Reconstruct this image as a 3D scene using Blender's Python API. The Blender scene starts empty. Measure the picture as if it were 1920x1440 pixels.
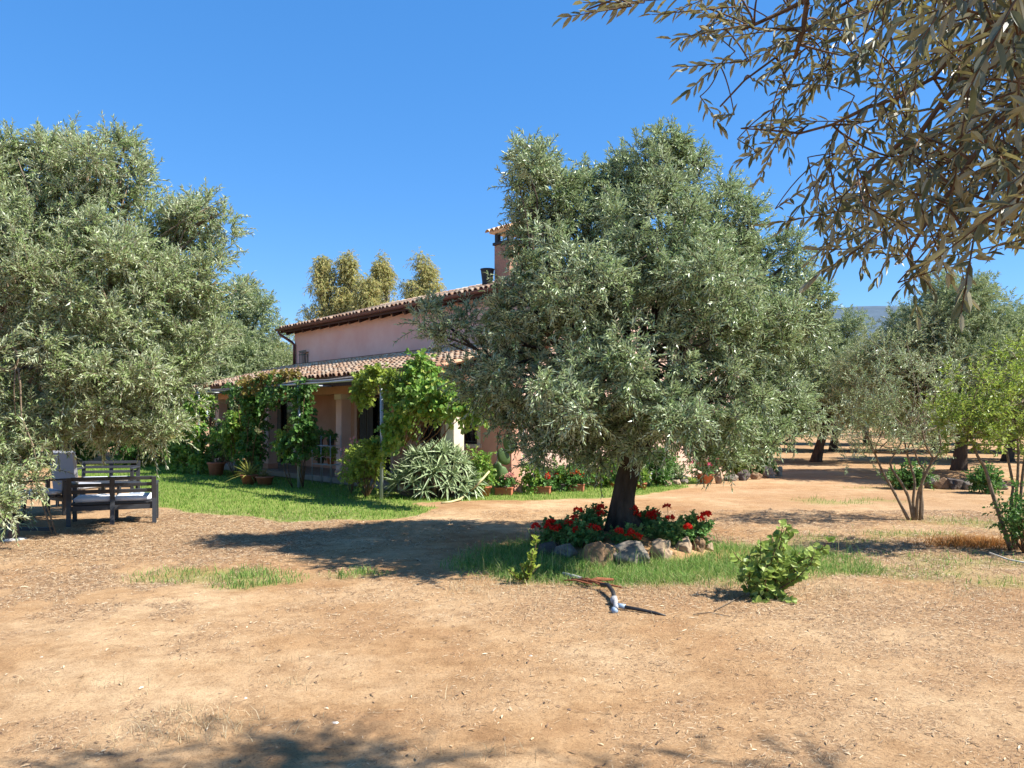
import bpy, bmesh, math, random
import numpy as np
from math import radians, sin, cos, pi, tan

random.seed(7)
rng = np.random.default_rng(11)
R = radians
scn = bpy.context.scene
COL = scn.collection

# ------------------------------------------------------------------ camera, sky, sun, exposure
EYE, FPX, HOR = 1.6, 1450.0, 785.0           # eye height, focal length in photo pixels, horizon row
cam_d = bpy.data.cameras.new('camera')
cam_d.sensor_width = 36.0
cam_d.lens = 36.0 * FPX / 1920.0
cam_d.shift_y = (HOR - 720.0) / 1920.0
cam_d.clip_start = 0.05
cam_d.clip_end = 6000
cam = bpy.data.objects.new('camera', cam_d)
COL.objects.link(cam)
cam.location = (0, 0, EYE)
cam.rotation_euler = (R(90), 0, 0)
scn.camera = cam

SUN_AZ, SUN_EL = R(-12), R(49)                  # azimuth from +X towards +Y
world = bpy.data.worlds.new('World')
scn.world = world
world.use_nodes = True
wn, wl = world.node_tree.nodes, world.node_tree.links
wn.clear()
sky = wn.new('ShaderNodeTexSky')
sky.sky_type = 'NISHITA'
sky.sun_disc = False
sky.sun_elevation = SUN_EL
sky.sun_rotation = R(90) - SUN_AZ
sky.altitude = 2500
sky.air_density = 1.0
sky.dust_density = 0.1
sky.ozone_density = 6.0
bg = wn.new('ShaderNodeBackground')
bg.inputs['Strength'].default_value = 0.143
hs = wn.new('ShaderNodeHueSaturation')
hs.inputs['Hue'].default_value = 0.509
hs.inputs['Saturation'].default_value = 1.68
wo = wn.new('ShaderNodeOutputWorld')
gm = wn.new('ShaderNodeGamma')
gm.inputs[1].default_value = 0.52
wl.new(sky.outputs[0], gm.inputs[0])
wl.new(gm.outputs[0], hs.inputs['Color'])
wl.new(hs.outputs[0], bg.inputs[0])
wl.new(bg.outputs[0], wo.inputs[0])

sun_d = bpy.data.lights.new('sun', 'SUN')
sun_d.energy = 3.2
sun_d.angle = R(0.55)
sun_d.color = (1.0, 0.955, 0.88)
sun = bpy.data.objects.new('sun', sun_d)
COL.objects.link(sun)
from mathutils import Vector, Matrix
sdir = Vector((cos(SUN_EL) * cos(SUN_AZ), cos(SUN_EL) * sin(SUN_AZ), sin(SUN_EL)))
sun.rotation_euler = sdir.to_track_quat('Z', 'Y').to_euler()
sun.location = (20, 0, 30)

scn.view_settings.view_transform = 'Standard'
scn.view_settings.look = 'None'
scn.view_settings.exposure = 1.78
scn.view_settings.gamma = 1.0
scn.render.engine = 'CYCLES'
cy = scn.cycles
cy.max_bounces = 6
cy.diffuse_bounces = 4
cy.glossy_bounces = 2
cy.transmission_bounces = 4
cy.transparent_max_bounces = 4
cy.caustics_reflective = False
cy.caustics_refractive = False

# ------------------------------------------------------------------ helpers: noise
def _hash(ix, iy, iz, s):
    h = (ix.astype(np.int64) * 374761393 + iy.astype(np.int64) * 668265263 + iz.astype(np.int64) * 2147483647 + s * 974711) & 0x7fffffff
    h = (h ^ (h >> 13)) * 1274126177 & 0x7fffffff
    h = (h ^ (h >> 16)) * 668265263 & 0x7fffffff
    return ((h ^ (h >> 15)) & 0xffff) / 65535.0

def vnoise(p, s=0):
    p = np.asarray(p, float)
    i = np.floor(p); f = p - i; f = f * f * (3 - 2 * f)
    i = i.astype(np.int64)
    r = 0
    for a in (0, 1):
        for b in (0, 1):
            for c in (0, 1):
                w = (f[:, 0] if a else 1 - f[:, 0]) * (f[:, 1] if b else 1 - f[:, 1]) * (f[:, 2] if c else 1 - f[:, 2])
                r = r + w * _hash(i[:, 0] + a, i[:, 1] + b, i[:, 2] + c, s)
    return r

def fbm(x, y, sc, s=0, o=4):
    x = np.asarray(x, float).ravel(); y = np.asarray(y, float).ravel()
    r = 0; amp = 0.5; tot = 0
    for k in range(o):
        r = r + amp * vnoise(np.stack([x * sc, y * sc, np.full_like(x, 0.37 + k)], 1), s + k)
        tot += amp; amp *= 0.5; sc *= 2.1
    return r / tot

def unit(a):
    return a / np.maximum(np.linalg.norm(a, axis=-1, keepdims=True), 1e-9)

def rdir(n, g=rng):
    return unit(g.normal(size=(n, 3)))

def smooth(a, b, x):
    t = np.clip((x - a) / (b - a), 0, 1)
    return t * t * (3 - 2 * t)

# ------------------------------------------------------------------ helpers: ground places
HERO = (1.40, 9.55)
RING2 = (12.15, 21.0)

def gz(x, y):
    x = np.atleast_1d(np.asarray(x, float)); y = np.atleast_1d(np.asarray(y, float))
    near = np.exp(-((x / 40.0) ** 2 + (y / 40.0) ** 2))
    z = (fbm(x, y, 0.35, 3, 3) - 0.5) * 0.10 * near + (fbm(x, y, 2.2, 8, 3) - 0.5) * 0.035 * near
    d = np.hypot(x - HERO[0], y - HERO[1])
    z = z * smooth(0.5, 3.0, d) + 0.22 * (1 - smooth(0.35, 1.15, d))
    d2 = np.hypot(x - RING2[0], y - RING2[1])
    z = z + 0.18 * (1 - smooth(0.5, 1.7, d2))
    hd = ((x + 1.5) * 0.743 + (y - 20.5) * 0.669)
    z = z * smooth(0.0, 3.0, np.abs(hd) - 1.0)
    return z

def at(px, py, d):
    """a place d metres ahead that the photo shows at that pixel"""
    return np.array([(px - 960.0) / FPX * d, d, EYE + (HOR - py) / FPX * d])

def gnd(px, py):
    d = EYE * FPX / (py - HOR)
    x = (px - 960.0) / FPX * d
    return np.array([x, d, float(gz(x, d)[0])])

def on(x, y, dz=0.0):
    return (x, y, float(gz(x, y)[0]) + dz)

# ------------------------------------------------------------------ helpers: objects
def tag(o, label=None, cat=None, group=None, kind=None):
    if label: o['label'] = label
    if cat: o['category'] = cat
    if group: o['group'] = group
    if kind: o['kind'] = kind
    return o

def thing(name, label, cat, loc=(0, 0, 0), rotz=0.0, group=None):
    o = bpy.data.objects.new(name, None)
    o.empty_display_size = 0.2
    COL.objects.link(o)
    o.location = [float(c) for c in loc]
    o.rotation_euler = (0, 0, rotz)
    return tag(o, label, cat, group)

def origin(o):
    v = np.zeros(3)
    while o is not None:
        v += np.array(o.location)
        o = o.parent
    return v

def copy_tree(o, parent=None):
    c = o.copy()
    COL.objects.link(c)
    if parent is not None:
        c.parent = parent
    for ch in list(o.children):
        copy_tree(ch, c)
    return c

class MB:
    def __init__(s):
        s.V = []; s.F = {3: [], 4: []}; s.n = 0
    def add(s, V, F):
        V = np.asarray(V, float).reshape(-1, 3)
        F = np.asarray(F, np.int64)
        s.V.append(V); s.F[F.shape[1]].append(F + s.n); s.n += len(V)
        return s
    def add2(s, V, Fa, Fb):
        V = np.asarray(V, float).reshape(-1, 3)
        for F in (Fa, Fb):
            F = np.asarray(F, np.int64)
            s.F[F.shape[1]].append(F + s.n)
        s.V.append(V); s.n += len(V)
    def box(s, lo, hi, bev=0.0, rot=None, piv=None):
        x0, y0, z0 = lo; x1, y1, z1 = hi
        if bev <= 0:
            V = np.array([(x, y, z) for z in (z0, z1) for y in (y0, y1) for x in (x0, x1)], float)
            F = [(0, 2, 3, 1), (4, 5, 7, 6), (0, 1, 5, 4), (2, 6, 7, 3), (0, 4, 6, 2), (1, 3, 7, 5)]
            Ft = None
        else:
            bm = bmesh.new()
            bmesh.ops.create_cube(bm, size=1.0)
            for v in bm.verts:
                v.co = Vector(((x0 + x1) / 2 + v.co.x * (x1 - x0), (y0 + y1) / 2 + v.co.y * (y1 - y0), (z0 + z1) / 2 + v.co.z * (z1 - z0)))
            bmesh.ops.bevel(bm, geom=bm.edges[:], offset=bev, segments=1, affect='EDGES')
            V = np.array([v.co[:] for v in bm.verts])
            F = [[v.index for v in f.verts] for f in bm.faces if len(f.verts) == 4]
            Ft = [[v.index for v in f.verts] for f in bm.faces if len(f.verts) == 3]
            bm.free()
        if rot is not None:
            p = np.array(piv if piv is not None else [(x0 + x1) / 2, (y0 + y1) / 2, (z0 + z1) / 2])
            V = (V - p) @ np.array(rot).T + p
        if Ft: s.add2(V, F, Ft)
        else: s.add(V, F)
        return s
    def bar(s, a, b, w, h, up=(0, 0, 1)):
        """rectangular bar from a to b, w across, h along up"""
        a = np.array(a, float); b = np.array(b, float)
        d = unit(b - a); sx = np.cross(d, np.array(up, float))
        if np.linalg.norm(sx) < 1e-6: sx = np.array([1., 0, 0])
        sx = unit(sx); uy = np.cross(sx, d)
        V = []
        for p in (a, b):
            for i, j in ((-1, -1), (1, -1), (1, 1), (-1, 1)):
                V.append(p + sx * w / 2 * i + uy * h / 2 * j)
        F = [(3, 2, 1, 0), (4, 5, 6, 7)] + [(k, (k + 1) % 4, 4 + (k + 1) % 4, 4 + k) for k in range(4)]
        return s.add(V, F)
    def tube(s, pts, rad, n=8, rough=0.0, seed=0, cap=True):
        pts = np.asarray(pts, float); m = len(pts)
        rad = np.broadcast_to(np.asarray(rad, float), (m,))
        t = unit(np.gradient(pts, axis=0))
        ref = np.array([0.0, 0, 1]) if abs(t[0][2]) < 0.9 else np.array([1.0, 0, 0])
        a = unit(np.cross(t[0], ref)); V = []
        ang = np.arange(n) * 2 * pi / n
        for k in range(m):
            a = unit(a - t[k] * np.dot(a, t[k]))
            b = np.cross(t[k], a)
            ring = np.cos(ang)[:, None] * a + np.sin(ang)[:, None] * b
            rr = np.full(n, rad[k])
            if rough > 0:
                q = np.stack([np.cos(ang) * 1.9, np.sin(ang) * 1.9, np.full(n, k * 0.45)], 1) + seed * 3.1
                rr = rr * (1 + rough * (vnoise(q, seed) - 0.5) * 2)
            V.append(pts[k] + ring * rr[:, None])
        V = np.concatenate(V)
        i = np.arange(n); j = (i + 1) % n
        F = np.concatenate([np.stack([k * n + i, k * n + j, (k + 1) * n + j, (k + 1) * n + i], 1) for k in range(m - 1)])
        if cap:
            V = np.concatenate([V, pts[:1], pts[-1:]])
            e = (m - 1) * n
            T = np.concatenate([np.stack([j, i, np.full(n, m * n)], 1), np.stack([e + i, e + j, np.full(n, m * n + 1)], 1)])
            s.add2(V, F, T)
        else:
            s.add(V, F)
        return s
    def lathe(s, c, prof, n=20):
        prof = np.asarray(prof, float); m = len(prof)
        ang = np.arange(n) * 2 * pi / n
        V = np.concatenate([np.stack([c[0] + r * np.cos(ang), c[1] + r * np.sin(ang), np.full(n, c[2] + z)], 1) for r, z in prof])
        i = np.arange(n); j = (i + 1) % n
        F = np.concatenate([np.stack([k * n + i, k * n + j, (k + 1) * n + j, (k + 1) * n + i], 1) for k in range(m - 1)])
        return s.add(V, F)
    def blob(s, c, r, sub=3, amp=0.25, freq=1.6, seed=0, rotz=0.0, tilt=0.0, flat=()):
        bm = bmesh.new()
        bmesh.ops.create_icosphere(bm, subdivisions=sub, radius=1.0)
        V = np.array([v.co[:] for v in bm.verts]); F = [[v.index for v in f.verts] for f in bm.faces]
        bm.free()
        q = V * freq + seed * 7.7
        k = 1 + amp * ((vnoise(q + 20, seed) - 0.5) * 2 + 0.5 * (vnoise(q * 2.2 + 5, seed + 1) - 0.5) * 2 + 0.22 * (vnoise(q * 5 + 9, seed + 2) - 0.5) * 2)
        V = V * k[:, None]
        g = np.random.default_rng(seed + 100)
        for _ in range(len(flat) and flat[0]):                    # facets chipped off
            d = unit(g.normal(size=3)); lim = g.uniform(0.62, 0.85)
            h = V @ d
            V = V - np.where(h > lim, (h - lim) * 0.85, 0)[:, None] * d
        V = V * np.array(r)
        ct, st = cos(tilt), sin(tilt)
        V = V @ np.array([[ct, 0, -st], [0, 1, 0], [st, 0, ct]]).T
        cz, sz = cos(rotz), sin(rotz)
        V = V @ np.array([[cz, -sz, 0], [sz, cz, 0], [0, 0, 1]]).T
        return s.add(V + np.array(c), F)
    def leaves(s, B, D, N, L, W, fold=0.18, curl=0.12, hexa=False, wide=0.45):
        n = len(B)
        L = np.broadcast_to(L, (n,))[:, None]; W = np.broadcast_to(W, (n,))[:, None]
        D = unit(D); S = unit(np.cross(D, N)); U = np.cross(S, D)
        if not hexa:
            mid = B + D * L * wide
            tip = B + D * L - U * L * curl
            V = np.stack([B, mid + S * W / 2 + U * W * fold, tip, mid - S * W / 2 + U * W * fold], 1).reshape(-1, 3)
            o = (np.arange(n) * 4)[:, None]
            F = np.concatenate([o + np.array([[0, 1, 2]]), o + np.array([[0, 2, 3]])])
        else:
            m1 = B + D * L * 0.28 + U * L * 0.01; m2 = B + D * L * 0.68 - U * L * curl * 0.35
            tip = B + D * L - U * L * curl
            V = np.stack([B, m1 + S * W * 0.42 + U * W * fold, m2 + S * W * 0.42 + U * W * fold, tip,
                          m2 - S * W * 0.42 + U * W * fold, m1 - S * W * 0.42 + U * W * fold], 1).reshape(-1, 3)
            o = (np.arange(n) * 6)[:, None]
            F = np.concatenate([o + np.array([[0, 1, 2, 3]]), o + np.array([[0, 3, 4, 5]])])
        return s.add(V, F)
    def blades(s, P, h, w, lean=0.4, g=rng):
        n = len(P)
        h = np.broadcast_to(h, (n,))[:, None]; w = np.broadcast_to(w, (n,))[:, None]
        a = g.uniform(0, 2 * pi, n); S = np.stack([np.cos(a), np.sin(a), np.zeros(n)], 1)
        b = g.uniform(0, 2 * pi, n); Q = np.stack([np.cos(b), np.sin(b), np.zeros(n)], 1) * g.uniform(0, lean, n)[:, None]
        Z = np.array([0, 0, 1.0])
        mid = P + Z * h * 0.55 + Q * h * 0.35
        tip = P + Z * h * 0.95 + Q * h * 1.25
        V = np.stack([P - S * w / 2, P + S * w / 2, mid + S * w * 0.4, mid - S * w * 0.4, tip], 1).reshape(-1, 3)
        o = (np.arange(n) * 5)[:, None]
        s.add2(V, o + np.array([[0, 1, 2, 3]]), o + np.array([[3, 2, 4]]))
        return s
    def build(s, name, mat, parent=None, smooth_=False, local=False):
        V = np.concatenate(s.V) if s.V else np.zeros((0, 3))
        if not local:
            V = V - origin(parent)
        me = bpy.data.meshes.new(name)
        F3 = np.concatenate(s.F[3]) if s.F[3] else np.zeros((0, 3), np.int64)
        F4 = np.concatenate(s.F[4]) if s.F[4] else np.zeros((0, 4), np.int64)
        me.vertices.add(len(V)); me.vertices.foreach_set('co', V.astype(np.float32).ravel())
        nl = F3.size + F4.size
        me.loops.add(nl)
        me.loops.foreach_set('vertex_index', np.concatenate([F3.ravel(), F4.ravel()]).astype(np.int32))
        nf = len(F3) + len(F4)
        me.polygons.add(nf)
        st = np.concatenate([np.arange(len(F3)) * 3, F3.size + np.arange(len(F4)) * 4]).astype(np.int32)
        me.polygons.foreach_set('loop_start', st)
        me.polygons.foreach_set('use_smooth', np.full(nf, smooth_, bool))
        me.update(calc_edges=True)
        me.materials.append(mat)
        o = bpy.data.objects.new(name, me)
        COL.objects.link(o)
        if parent is not None:
            o.parent = parent
        return o

# ------------------------------------------------------------------ materials
def mat_new(name):
    m = bpy.data.materials.new(name); m.use_nodes = True
    nt = m.node_tree; nt.nodes.clear()
    out = nt.nodes.new('ShaderNodeOutputMaterial')
    return m, nt.nodes, nt.links, out

def ramp(nodes, stops, interp='LINEAR'):
    r = nodes.new('ShaderNodeValToRGB')
    r.color_ramp.interpolation = interp
    e = r.color_ramp.elements
    while len(e) < len(stops): e.new(0.5)
    for k, (p, c) in enumerate(stops):
        e[k].position = p; e[k].color = (c[0], c[1], c[2], 1)
    return r

def solid(name, c1, c2=None, scale=6.0, rough=0.8, bump=0.0, bscale=40.0, spec=0.3, metal=0.0, detail=6.0, stretch=None):
    m, N, L, out = mat_new(name)
    p = N.new('ShaderNodeBsdfPrincipled')
    p.inputs['Roughness'].default_value = rough
    p.inputs['Specular IOR Level'].default_value = spec
    p.inputs['Metallic'].default_value = metal
    tc = N.new('ShaderNodeTexCoord'); src = tc.outputs['Object']
    if stretch:
        mp = N.new('ShaderNodeMapping'); mp.inputs['Scale'].default_value = stretch
        L.new(src, mp.inputs[0]); src = mp.outputs[0]
    no = N.new('ShaderNodeTexNoise'); no.inputs['Scale'].default_value = scale; no.inputs['Detail'].default_value = detail
    no.inputs['Roughness'].default_value = 0.65
    L.new(src, no.inputs['Vector'])
    if c2 is None: c2 = tuple(c * 0.8 for c in c1)
    r = ramp(N, [(0.32, c2), (0.68, c1)])
    L.new(no.outputs[0], r.inputs[0]); L.new(r.outputs[0], p.inputs['Base Color'])
    if bump > 0:
        nb = N.new('ShaderNodeTexNoise'); nb.inputs['Scale'].default_value = bscale; nb.inputs['Detail'].default_value = 5
        L.new(src, nb.inputs['Vector'])
        b = N.new('ShaderNodeBump'); b.inputs['Strength'].default_value = bump; b.inputs['Distance'].default_value = 0.02
        L.new(nb.outputs[0], b.inputs['Height']); L.new(b.outputs[0], p.inputs['Normal'])
    L.new(p.outputs[0], out.inputs[0])
    return m

def leafmat(name, tops, under=None, trans=0.25, rough=0.45, spec=0.35, tcol=None):
    """two-sided leaf: each leaf picks its tone from the ramp, its back is the paler 'under' tone"""
    m, N, L, out = mat_new(name)
    g = N.new('ShaderNodeNewGeometry')
    k = len(tops)
    r = ramp(N, [(i / max(k - 1, 1), c) for i, c in enumerate(tops)])
    L.new(g.outputs['Random Per Island'], r.inputs[0])
    col = r.outputs[0]
    if under:
        mx = N.new('ShaderNodeMix'); mx.data_type = 'RGBA'
        ru = ramp(N, [(0, tuple(c * 0.8 for c in under)), (1, tuple(min(1, c * 1.15) for c in under))])
        L.new(g.outputs['Random Per Island'], ru.inputs[0])
        L.new(g.outputs['Backfacing'], mx.inputs['Factor'])
        L.new(col, mx.inputs[6]); L.new(ru.outputs[0], mx.inputs[7])
        col = mx.outputs[2]
    p = N.new('ShaderNodeBsdfPrincipled')
    p.inputs['Roughness'].default_value = rough
    p.inputs['Specular IOR Level'].default_value = spec
    L.new(col, p.inputs['Base Color'])
    t = N.new('ShaderNodeBsdfTranslucent')
    if tcol: t.inputs[0].default_value = (*tcol, 1)
    else: L.new(r.outputs[0], t.inputs[0])
    ms = N.new('ShaderNodeMixShader'); ms.inputs[0].default_value = trans
    L.new(p.outputs[0], ms.inputs[1]); L.new(t.outputs[0], ms.inputs[2]); L.new(ms.outputs[0], out.inputs[0])
    return m

def island(name, stops, rough=0.85, spec=0.2, noise=None, low=(.62, .58, .55)):
    m, N, L, out = mat_new(name)
    g = N.new('ShaderNodeNewGeometry')
    r = ramp(N, stops); L.new(g.outputs['Random Per Island'], r.inputs[0])
    p = N.new('ShaderNodeBsdfPrincipled'); p.inputs['Roughness'].default_value = rough
    p.inputs['Specular IOR Level'].default_value = spec
    col = r.outputs[0]
    if noise:
        tc = N.new('ShaderNodeTexCoord'); n2 = N.new('ShaderNodeTexNoise'); n2.inputs['Scale'].default_value = noise; n2.inputs['Detail'].default_value = 5
        L.new(tc.outputs['Object'], n2.inputs['Vector'])
        mx = N.new('ShaderNodeMix'); mx.data_type = 'RGBA'; mx.blend_type = 'MULTIPLY'; mx.inputs['Factor'].default_value = 1.0
        rr = ramp(N, [(0.3, low), (0.7, (1, 1, 1))]); L.new(n2.outputs[0], rr.inputs[0])
        L.new(col, mx.inputs[6]); L.new(rr.outputs[0], mx.inputs[7]); col = mx.outputs[2]
    L.new(col, p.inputs['Base Color']); L.new(p.outputs[0], out.inputs[0])
    return m

M = {}
M['olive'] = leafmat('olive_leaf', [(.12, .195, .06), (.25, .34, .13), (.38, .46, .225), (.29, .38, .155), (.56, .62, .41)], (.46, .53, .34), 0.22, 0.36, 0.5)
M['olive_far'] = leafmat('olive_leaf_orchard', [(.14, .20, .065), (.25, .315, .13), (.38, .43, .22)], (.44, .48, .30), 0.28, 0.5, 0.3)
M['olive_pale'] = leafmat('olive_leaf_pale', [(.16, .245, .07), (.29, .38, .14), (.41, .485, .225), (.56, .61, .38)], (.54, .59, .40), 0.36, 0.4, 0.5)
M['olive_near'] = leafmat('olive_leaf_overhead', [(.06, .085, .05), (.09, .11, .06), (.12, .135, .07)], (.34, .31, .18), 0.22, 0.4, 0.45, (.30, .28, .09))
M['vine'] = leafmat('vine_leaf', [(.10, .23, .035), (.16, .31, .05), (.22, .38, .06), (.30, .42, .075), (.42, .44, .10)], (.26, .38, .12), 0.42, 0.5, 0.3)
M['darkvine'] = leafmat('dark_vine_leaf', [(.06, .15, .03), (.09, .2, .04), (.14, .27, .055)], (.16, .25, .09), 0.4, 0.5, 0.3)
M['lime'] = leafmat('lime_leaf', [(.20, .28, .04), (.28, .36, .05), (.36, .42, .07)], (.30, .36, .11), 0.42, 0.5, 0.3)
M['ochre'] = leafmat('ochre_leaf', [(.25, .20, .04), (.32, .22, .06), (.2, .22, .05)], (.3, .22, .1), 0.4)
M['euca'] = leafmat('eucalyptus_leaf', [(.30, .34, .10), (.40, .42, .15), (.55, .43, .17), (.48, .46, .19)], (.46, .46, .23), 0.4, 0.5, 0.25)
M['pome'] = leafmat('pomegranate_leaf', [(.18, .27, .04), (.27, .37, .055), (.37, .45, .08)], (.32, .40, .11), 0.4, 0.4, 0.4)
M['caper'] = leafmat('broad_shrub_leaf', [(.17, .26, .05), (.26, .36, .075), (.36, .44, .11)], (.32, .40, .14), 0.4, 0.45, 0.35)
M['geran'] = leafmat('geranium_leaf', [(.08, .20, .05), (.14, .28, .075), (.21, .36, .10)], (.2, .3, .11), 0.3, 0.55, 0.25)
M['aloe'] = leafmat('aloe_leaf', [(.24, .33, .16), (.33, .41, .21), (.42, .49, .28)], (.30, .37, .20), 0.12, 0.45, 0.35)
M['agave'] = leafmat('spiky_pot_leaf', [(.28, .29, .05), (.38, .37, .09), (.2, .25, .05)], (.3, .32, .1), 0.3)
M['grass'] = leafmat('grass_blade', [(.11, .22, .03), (.16, .29, .045), (.22, .35, .06), (.30, .38, .09)], None, 0.4, 0.6, 0.2)
M['wgrass'] = leafmat('wild_grass_blade', [(.11, .23, .045), (.17, .31, .065), (.25, .37, .09), (.42, .40, .18)], None, 0.4, 0.6, 0.2)
M['dry'] = leafmat('dry_grass_blade', [(.36, .27, .14), (.5, .4, .24), (.58, .48, .31)], None, 0.25, 0.7, 0.2)
M['rust'] = leafmat('rusty_dead_blade', [(.30, .12, .03), (.42, .19, .05), (.5, .28, .09)], None, 0.3, 0.7, 0.2)
M['red'] = leafmat('red_petal', [(.66, .016, .012), (.78, .03, .018), (.85, .07, .03)], None, 0.25, 0.6, 0.2)
M['pink'] = leafmat('pink_petal', [(.65, .12, .22), (.72, .2, .3), (.6, .06, .16)], None, 0.3, 0.6, 0.2)
M['palepink'] = leafmat('pale_pink_petal', [(.7, .3, .28), (.75, .42, .38), (.65, .22, .2)], None, 0.3, 0.6, 0.2)
M['orange'] = leafmat('orange_petal', [(.65, .12, .02), (.6, .05, .02)], None, 0.3, 0.6, 0.2)
M['white_fl'] = leafmat('white_petal', [(.75, .73, .68), (.8, .78, .7)], None, 0.3, 0.6, 0.2)
M['cactus'] = leafmat('cactus_pad', [(.07, .12, .04), (.1, .16, .05)], None, 0.0, 0.5, 0.3)
M['cactus_y'] = leafmat('young_cactus_pad', [(.17, .22, .05), (.24, .28, .08)], None, 0.05, 0.5, 0.3)
M['bark'] = solid('olive_bark', (.10, .078, .06), (.035, .027, .022), 9, 0.95, 1.0, 34, 0.1, stretch=(1, 1, 0.25))
M['bark2'] = solid('grey_stem_bark', (.25, .19, .13), (.12, .09, .06), 14, 0.9, 0.4, 60, 0.15)
M['twig'] = solid('brown_twig', (.17, .10, .055), (.09, .055, .03), 20, 0.85, 0.2, 60, 0.2)
M['euca_bark'] = solid('pale_bark', (.42, .35, .27), (.25, .2, .15), 3, 0.9)
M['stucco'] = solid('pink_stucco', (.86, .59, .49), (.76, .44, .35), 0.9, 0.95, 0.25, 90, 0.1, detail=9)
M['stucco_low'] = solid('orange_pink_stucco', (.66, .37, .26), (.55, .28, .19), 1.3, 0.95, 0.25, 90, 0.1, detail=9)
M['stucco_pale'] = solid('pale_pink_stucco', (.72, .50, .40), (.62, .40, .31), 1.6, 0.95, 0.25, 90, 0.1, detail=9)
M['cream'] = solid('cream_trim', (.72, .63, .5), (.62, .52, .40), 4, 0.9, 0.1, 80, 0.15)
M['tile'] = island('clay_barrel_tile', [(0, (.56, .31, .18)), (.25, (.74, .48, .29)), (.5, (.80, .60, .40)), (.75, (.68, .42, .25)), (1, (.84, .70, .51))], 0.9, 0.15, 9, (.84, .8, .77))
M['pan'] = solid('clay_pan_tile', (.34, .18, .11), (.22, .12, .08), 6, 0.95)
M['wood'] = solid('dark_brown_wood', (.085, .035, .025), (.045, .02, .015), 8, 0.6, 0.1, 50, 0.3, stretch=(.3, 3, 3))
M['gutter'] = solid('brown_painted_gutter', (.16, .06, .045), (.11, .04, .032), 3, 0.45, 0, 10, 0.4)
M['galv'] = solid('galvanised_steel', (.46, .48, .5), (.34, .36, .38), 12, 0.45, 0, 10, 0.5, 0.5)
M['glass'] = solid('dark_window_glass', (.02, .022, .025), (.012, .013, .015), 2, 0.12, 0, 10, 0.6)
M['curtain'] = solid('grey_strip_curtain', (.12, .115, .11), (.035, .034, .034), 9, 0.7, 0, 10, 0.3, stretch=(9, 1, 0.15))
M['iron'] = solid('black_wrought_iron', (.03, .03, .032), None, 10, 0.5, 0, 10, 0.4)
M['greeniron'] = solid('dark_teal_iron', (.05, .09, .085), None, 10, 0.5, 0, 10, 0.4)
M['slab'] = solid('porch_stone_slab', (.34, .25, .19), (.25, .18, .13), 5, 0.9, 0.2, 60)
M['terra'] = solid('terracotta_pot', (.46, .17, .085), (.33, .11, .06), 7, 0.85, 0.1, 70, 0.2)
M['soil'] = solid('pot_soil', (.06, .04, .03), None, 30, 1.0, 0.5, 60, 0.05)
M['char'] = solid('charcoal_bench_resin', (.04, .042, .047), (.03, .031, .035), 6, 0.45, 0, 20, 0.45)
M['panel'] = solid('pale_grey_panel', (.42, .42, .45), (.38, .38, .40), 2, 0.6, 0, 20, 0.3)
M['cushion'] = solid('white_cushion', (.72, .74, .78), (.62, .65, .71), 5, 0.9, 0.15, 25, 0.1)
M['brownpvc'] = solid('brown_pvc_tube', (.12, .085, .07), (.08, .06, .05), 6, 0.5, 0, 10, 0.4)
M['concrete'] = solid('pale_concrete', (.62, .58, .52), (.48, .44, .38), 12, 0.95, 0.3, 40, 0.1)
M['blackpipe'] = solid('black_hose', (.02, .02, .022), (.04, .035, .03), 20, 0.5, 0, 10, 0.4)
M['bluefit'] = solid('pale_blue_plastic', (.28, .38, .48), (.22, .30, .40), 8, 0.4, 0, 10, 0.5)
M['greyfit'] = solid('pale_grey_plastic', (.40, .39, .38), (.28, .26, .24), 10, 0.5, 0, 10, 0.4)
M['rustwood'] = solid('rusty_brown_bark', (.26, .10, .05), (.14, .055, .03), 18, 0.9, 0.4, 60, 0.1)
M['hose'] = solid('yellow_garden_hose', (.50, .44, .22), (.42, .36, .17), 10, 0.55, 0, 10, 0.4)
M['rock_tan'] = solid('tan_rock', (.32, .20, .115), (.16, .10, .06), 5, 0.95, 0.7, 22, 0.15)
M['rock_grey'] = solid('grey_rock', (.30, .255, .20), (.11, .095, .08), 6, 0.95, 0.7, 22, 0.15)
M['rock_pale'] = solid('pale_rock', (.42, .31, .21), (.24, .17, .11), 5, 0.95, 0.7, 22, 0.15)
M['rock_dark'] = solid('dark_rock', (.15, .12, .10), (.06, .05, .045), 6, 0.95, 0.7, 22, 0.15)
M['litter'] = island('dry_straw_and_leaf_bits', [(0, (.06, .04, .028)), (.3, (.17, .10, .06)), (.55, (.34, .22, .125)), (.8, (.50, .37, .22)), (1, (.64, .53, .37))], 0.9)
M['pebble'] = island('small_pebbles', [(0, (.12, .08, .06)), (.35, (.30, .19, .11)), (.9, (.42, .28, .16)), (1, (.60, .55, .48))], 0.9)
M['brick'] = solid('chimney_brick', (.48, .27, .18), (.30, .15, .10), 22, 0.95, 0.4, 40)
M['black'] = solid('sooty_metal', (.035, .035, .038), None, 8, 0.6)
M['redmetal'] = solid('red_painted_end', (.45, .10, .06), None, 8, 0.6)
M['hill'] = solid('hazed_blue_hillside', (.085, .125, .165), (.05, .08, .115), 0.02, 1.0, detail=10)  # blue of the distance haze is put into the scrub colour

# ------------------------------------------------------------------ ground sheet
def in_poly(x, y, poly):
    c = np.zeros(len(x), bool)
    n = len(poly)
    for i in range(n):
        x0, y0 = poly[i][:2]; x1, y1 = poly[(i + 1) % n][:2]
        k = ((y0 > y) != (y1 > y))
        with np.errstate(divide='ignore', invalid='ignore'):
            xi = (x1 - x0) * (y - y0) / (y1 - y0) + x0
        c ^= k & (x < xi)
    return c

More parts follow.
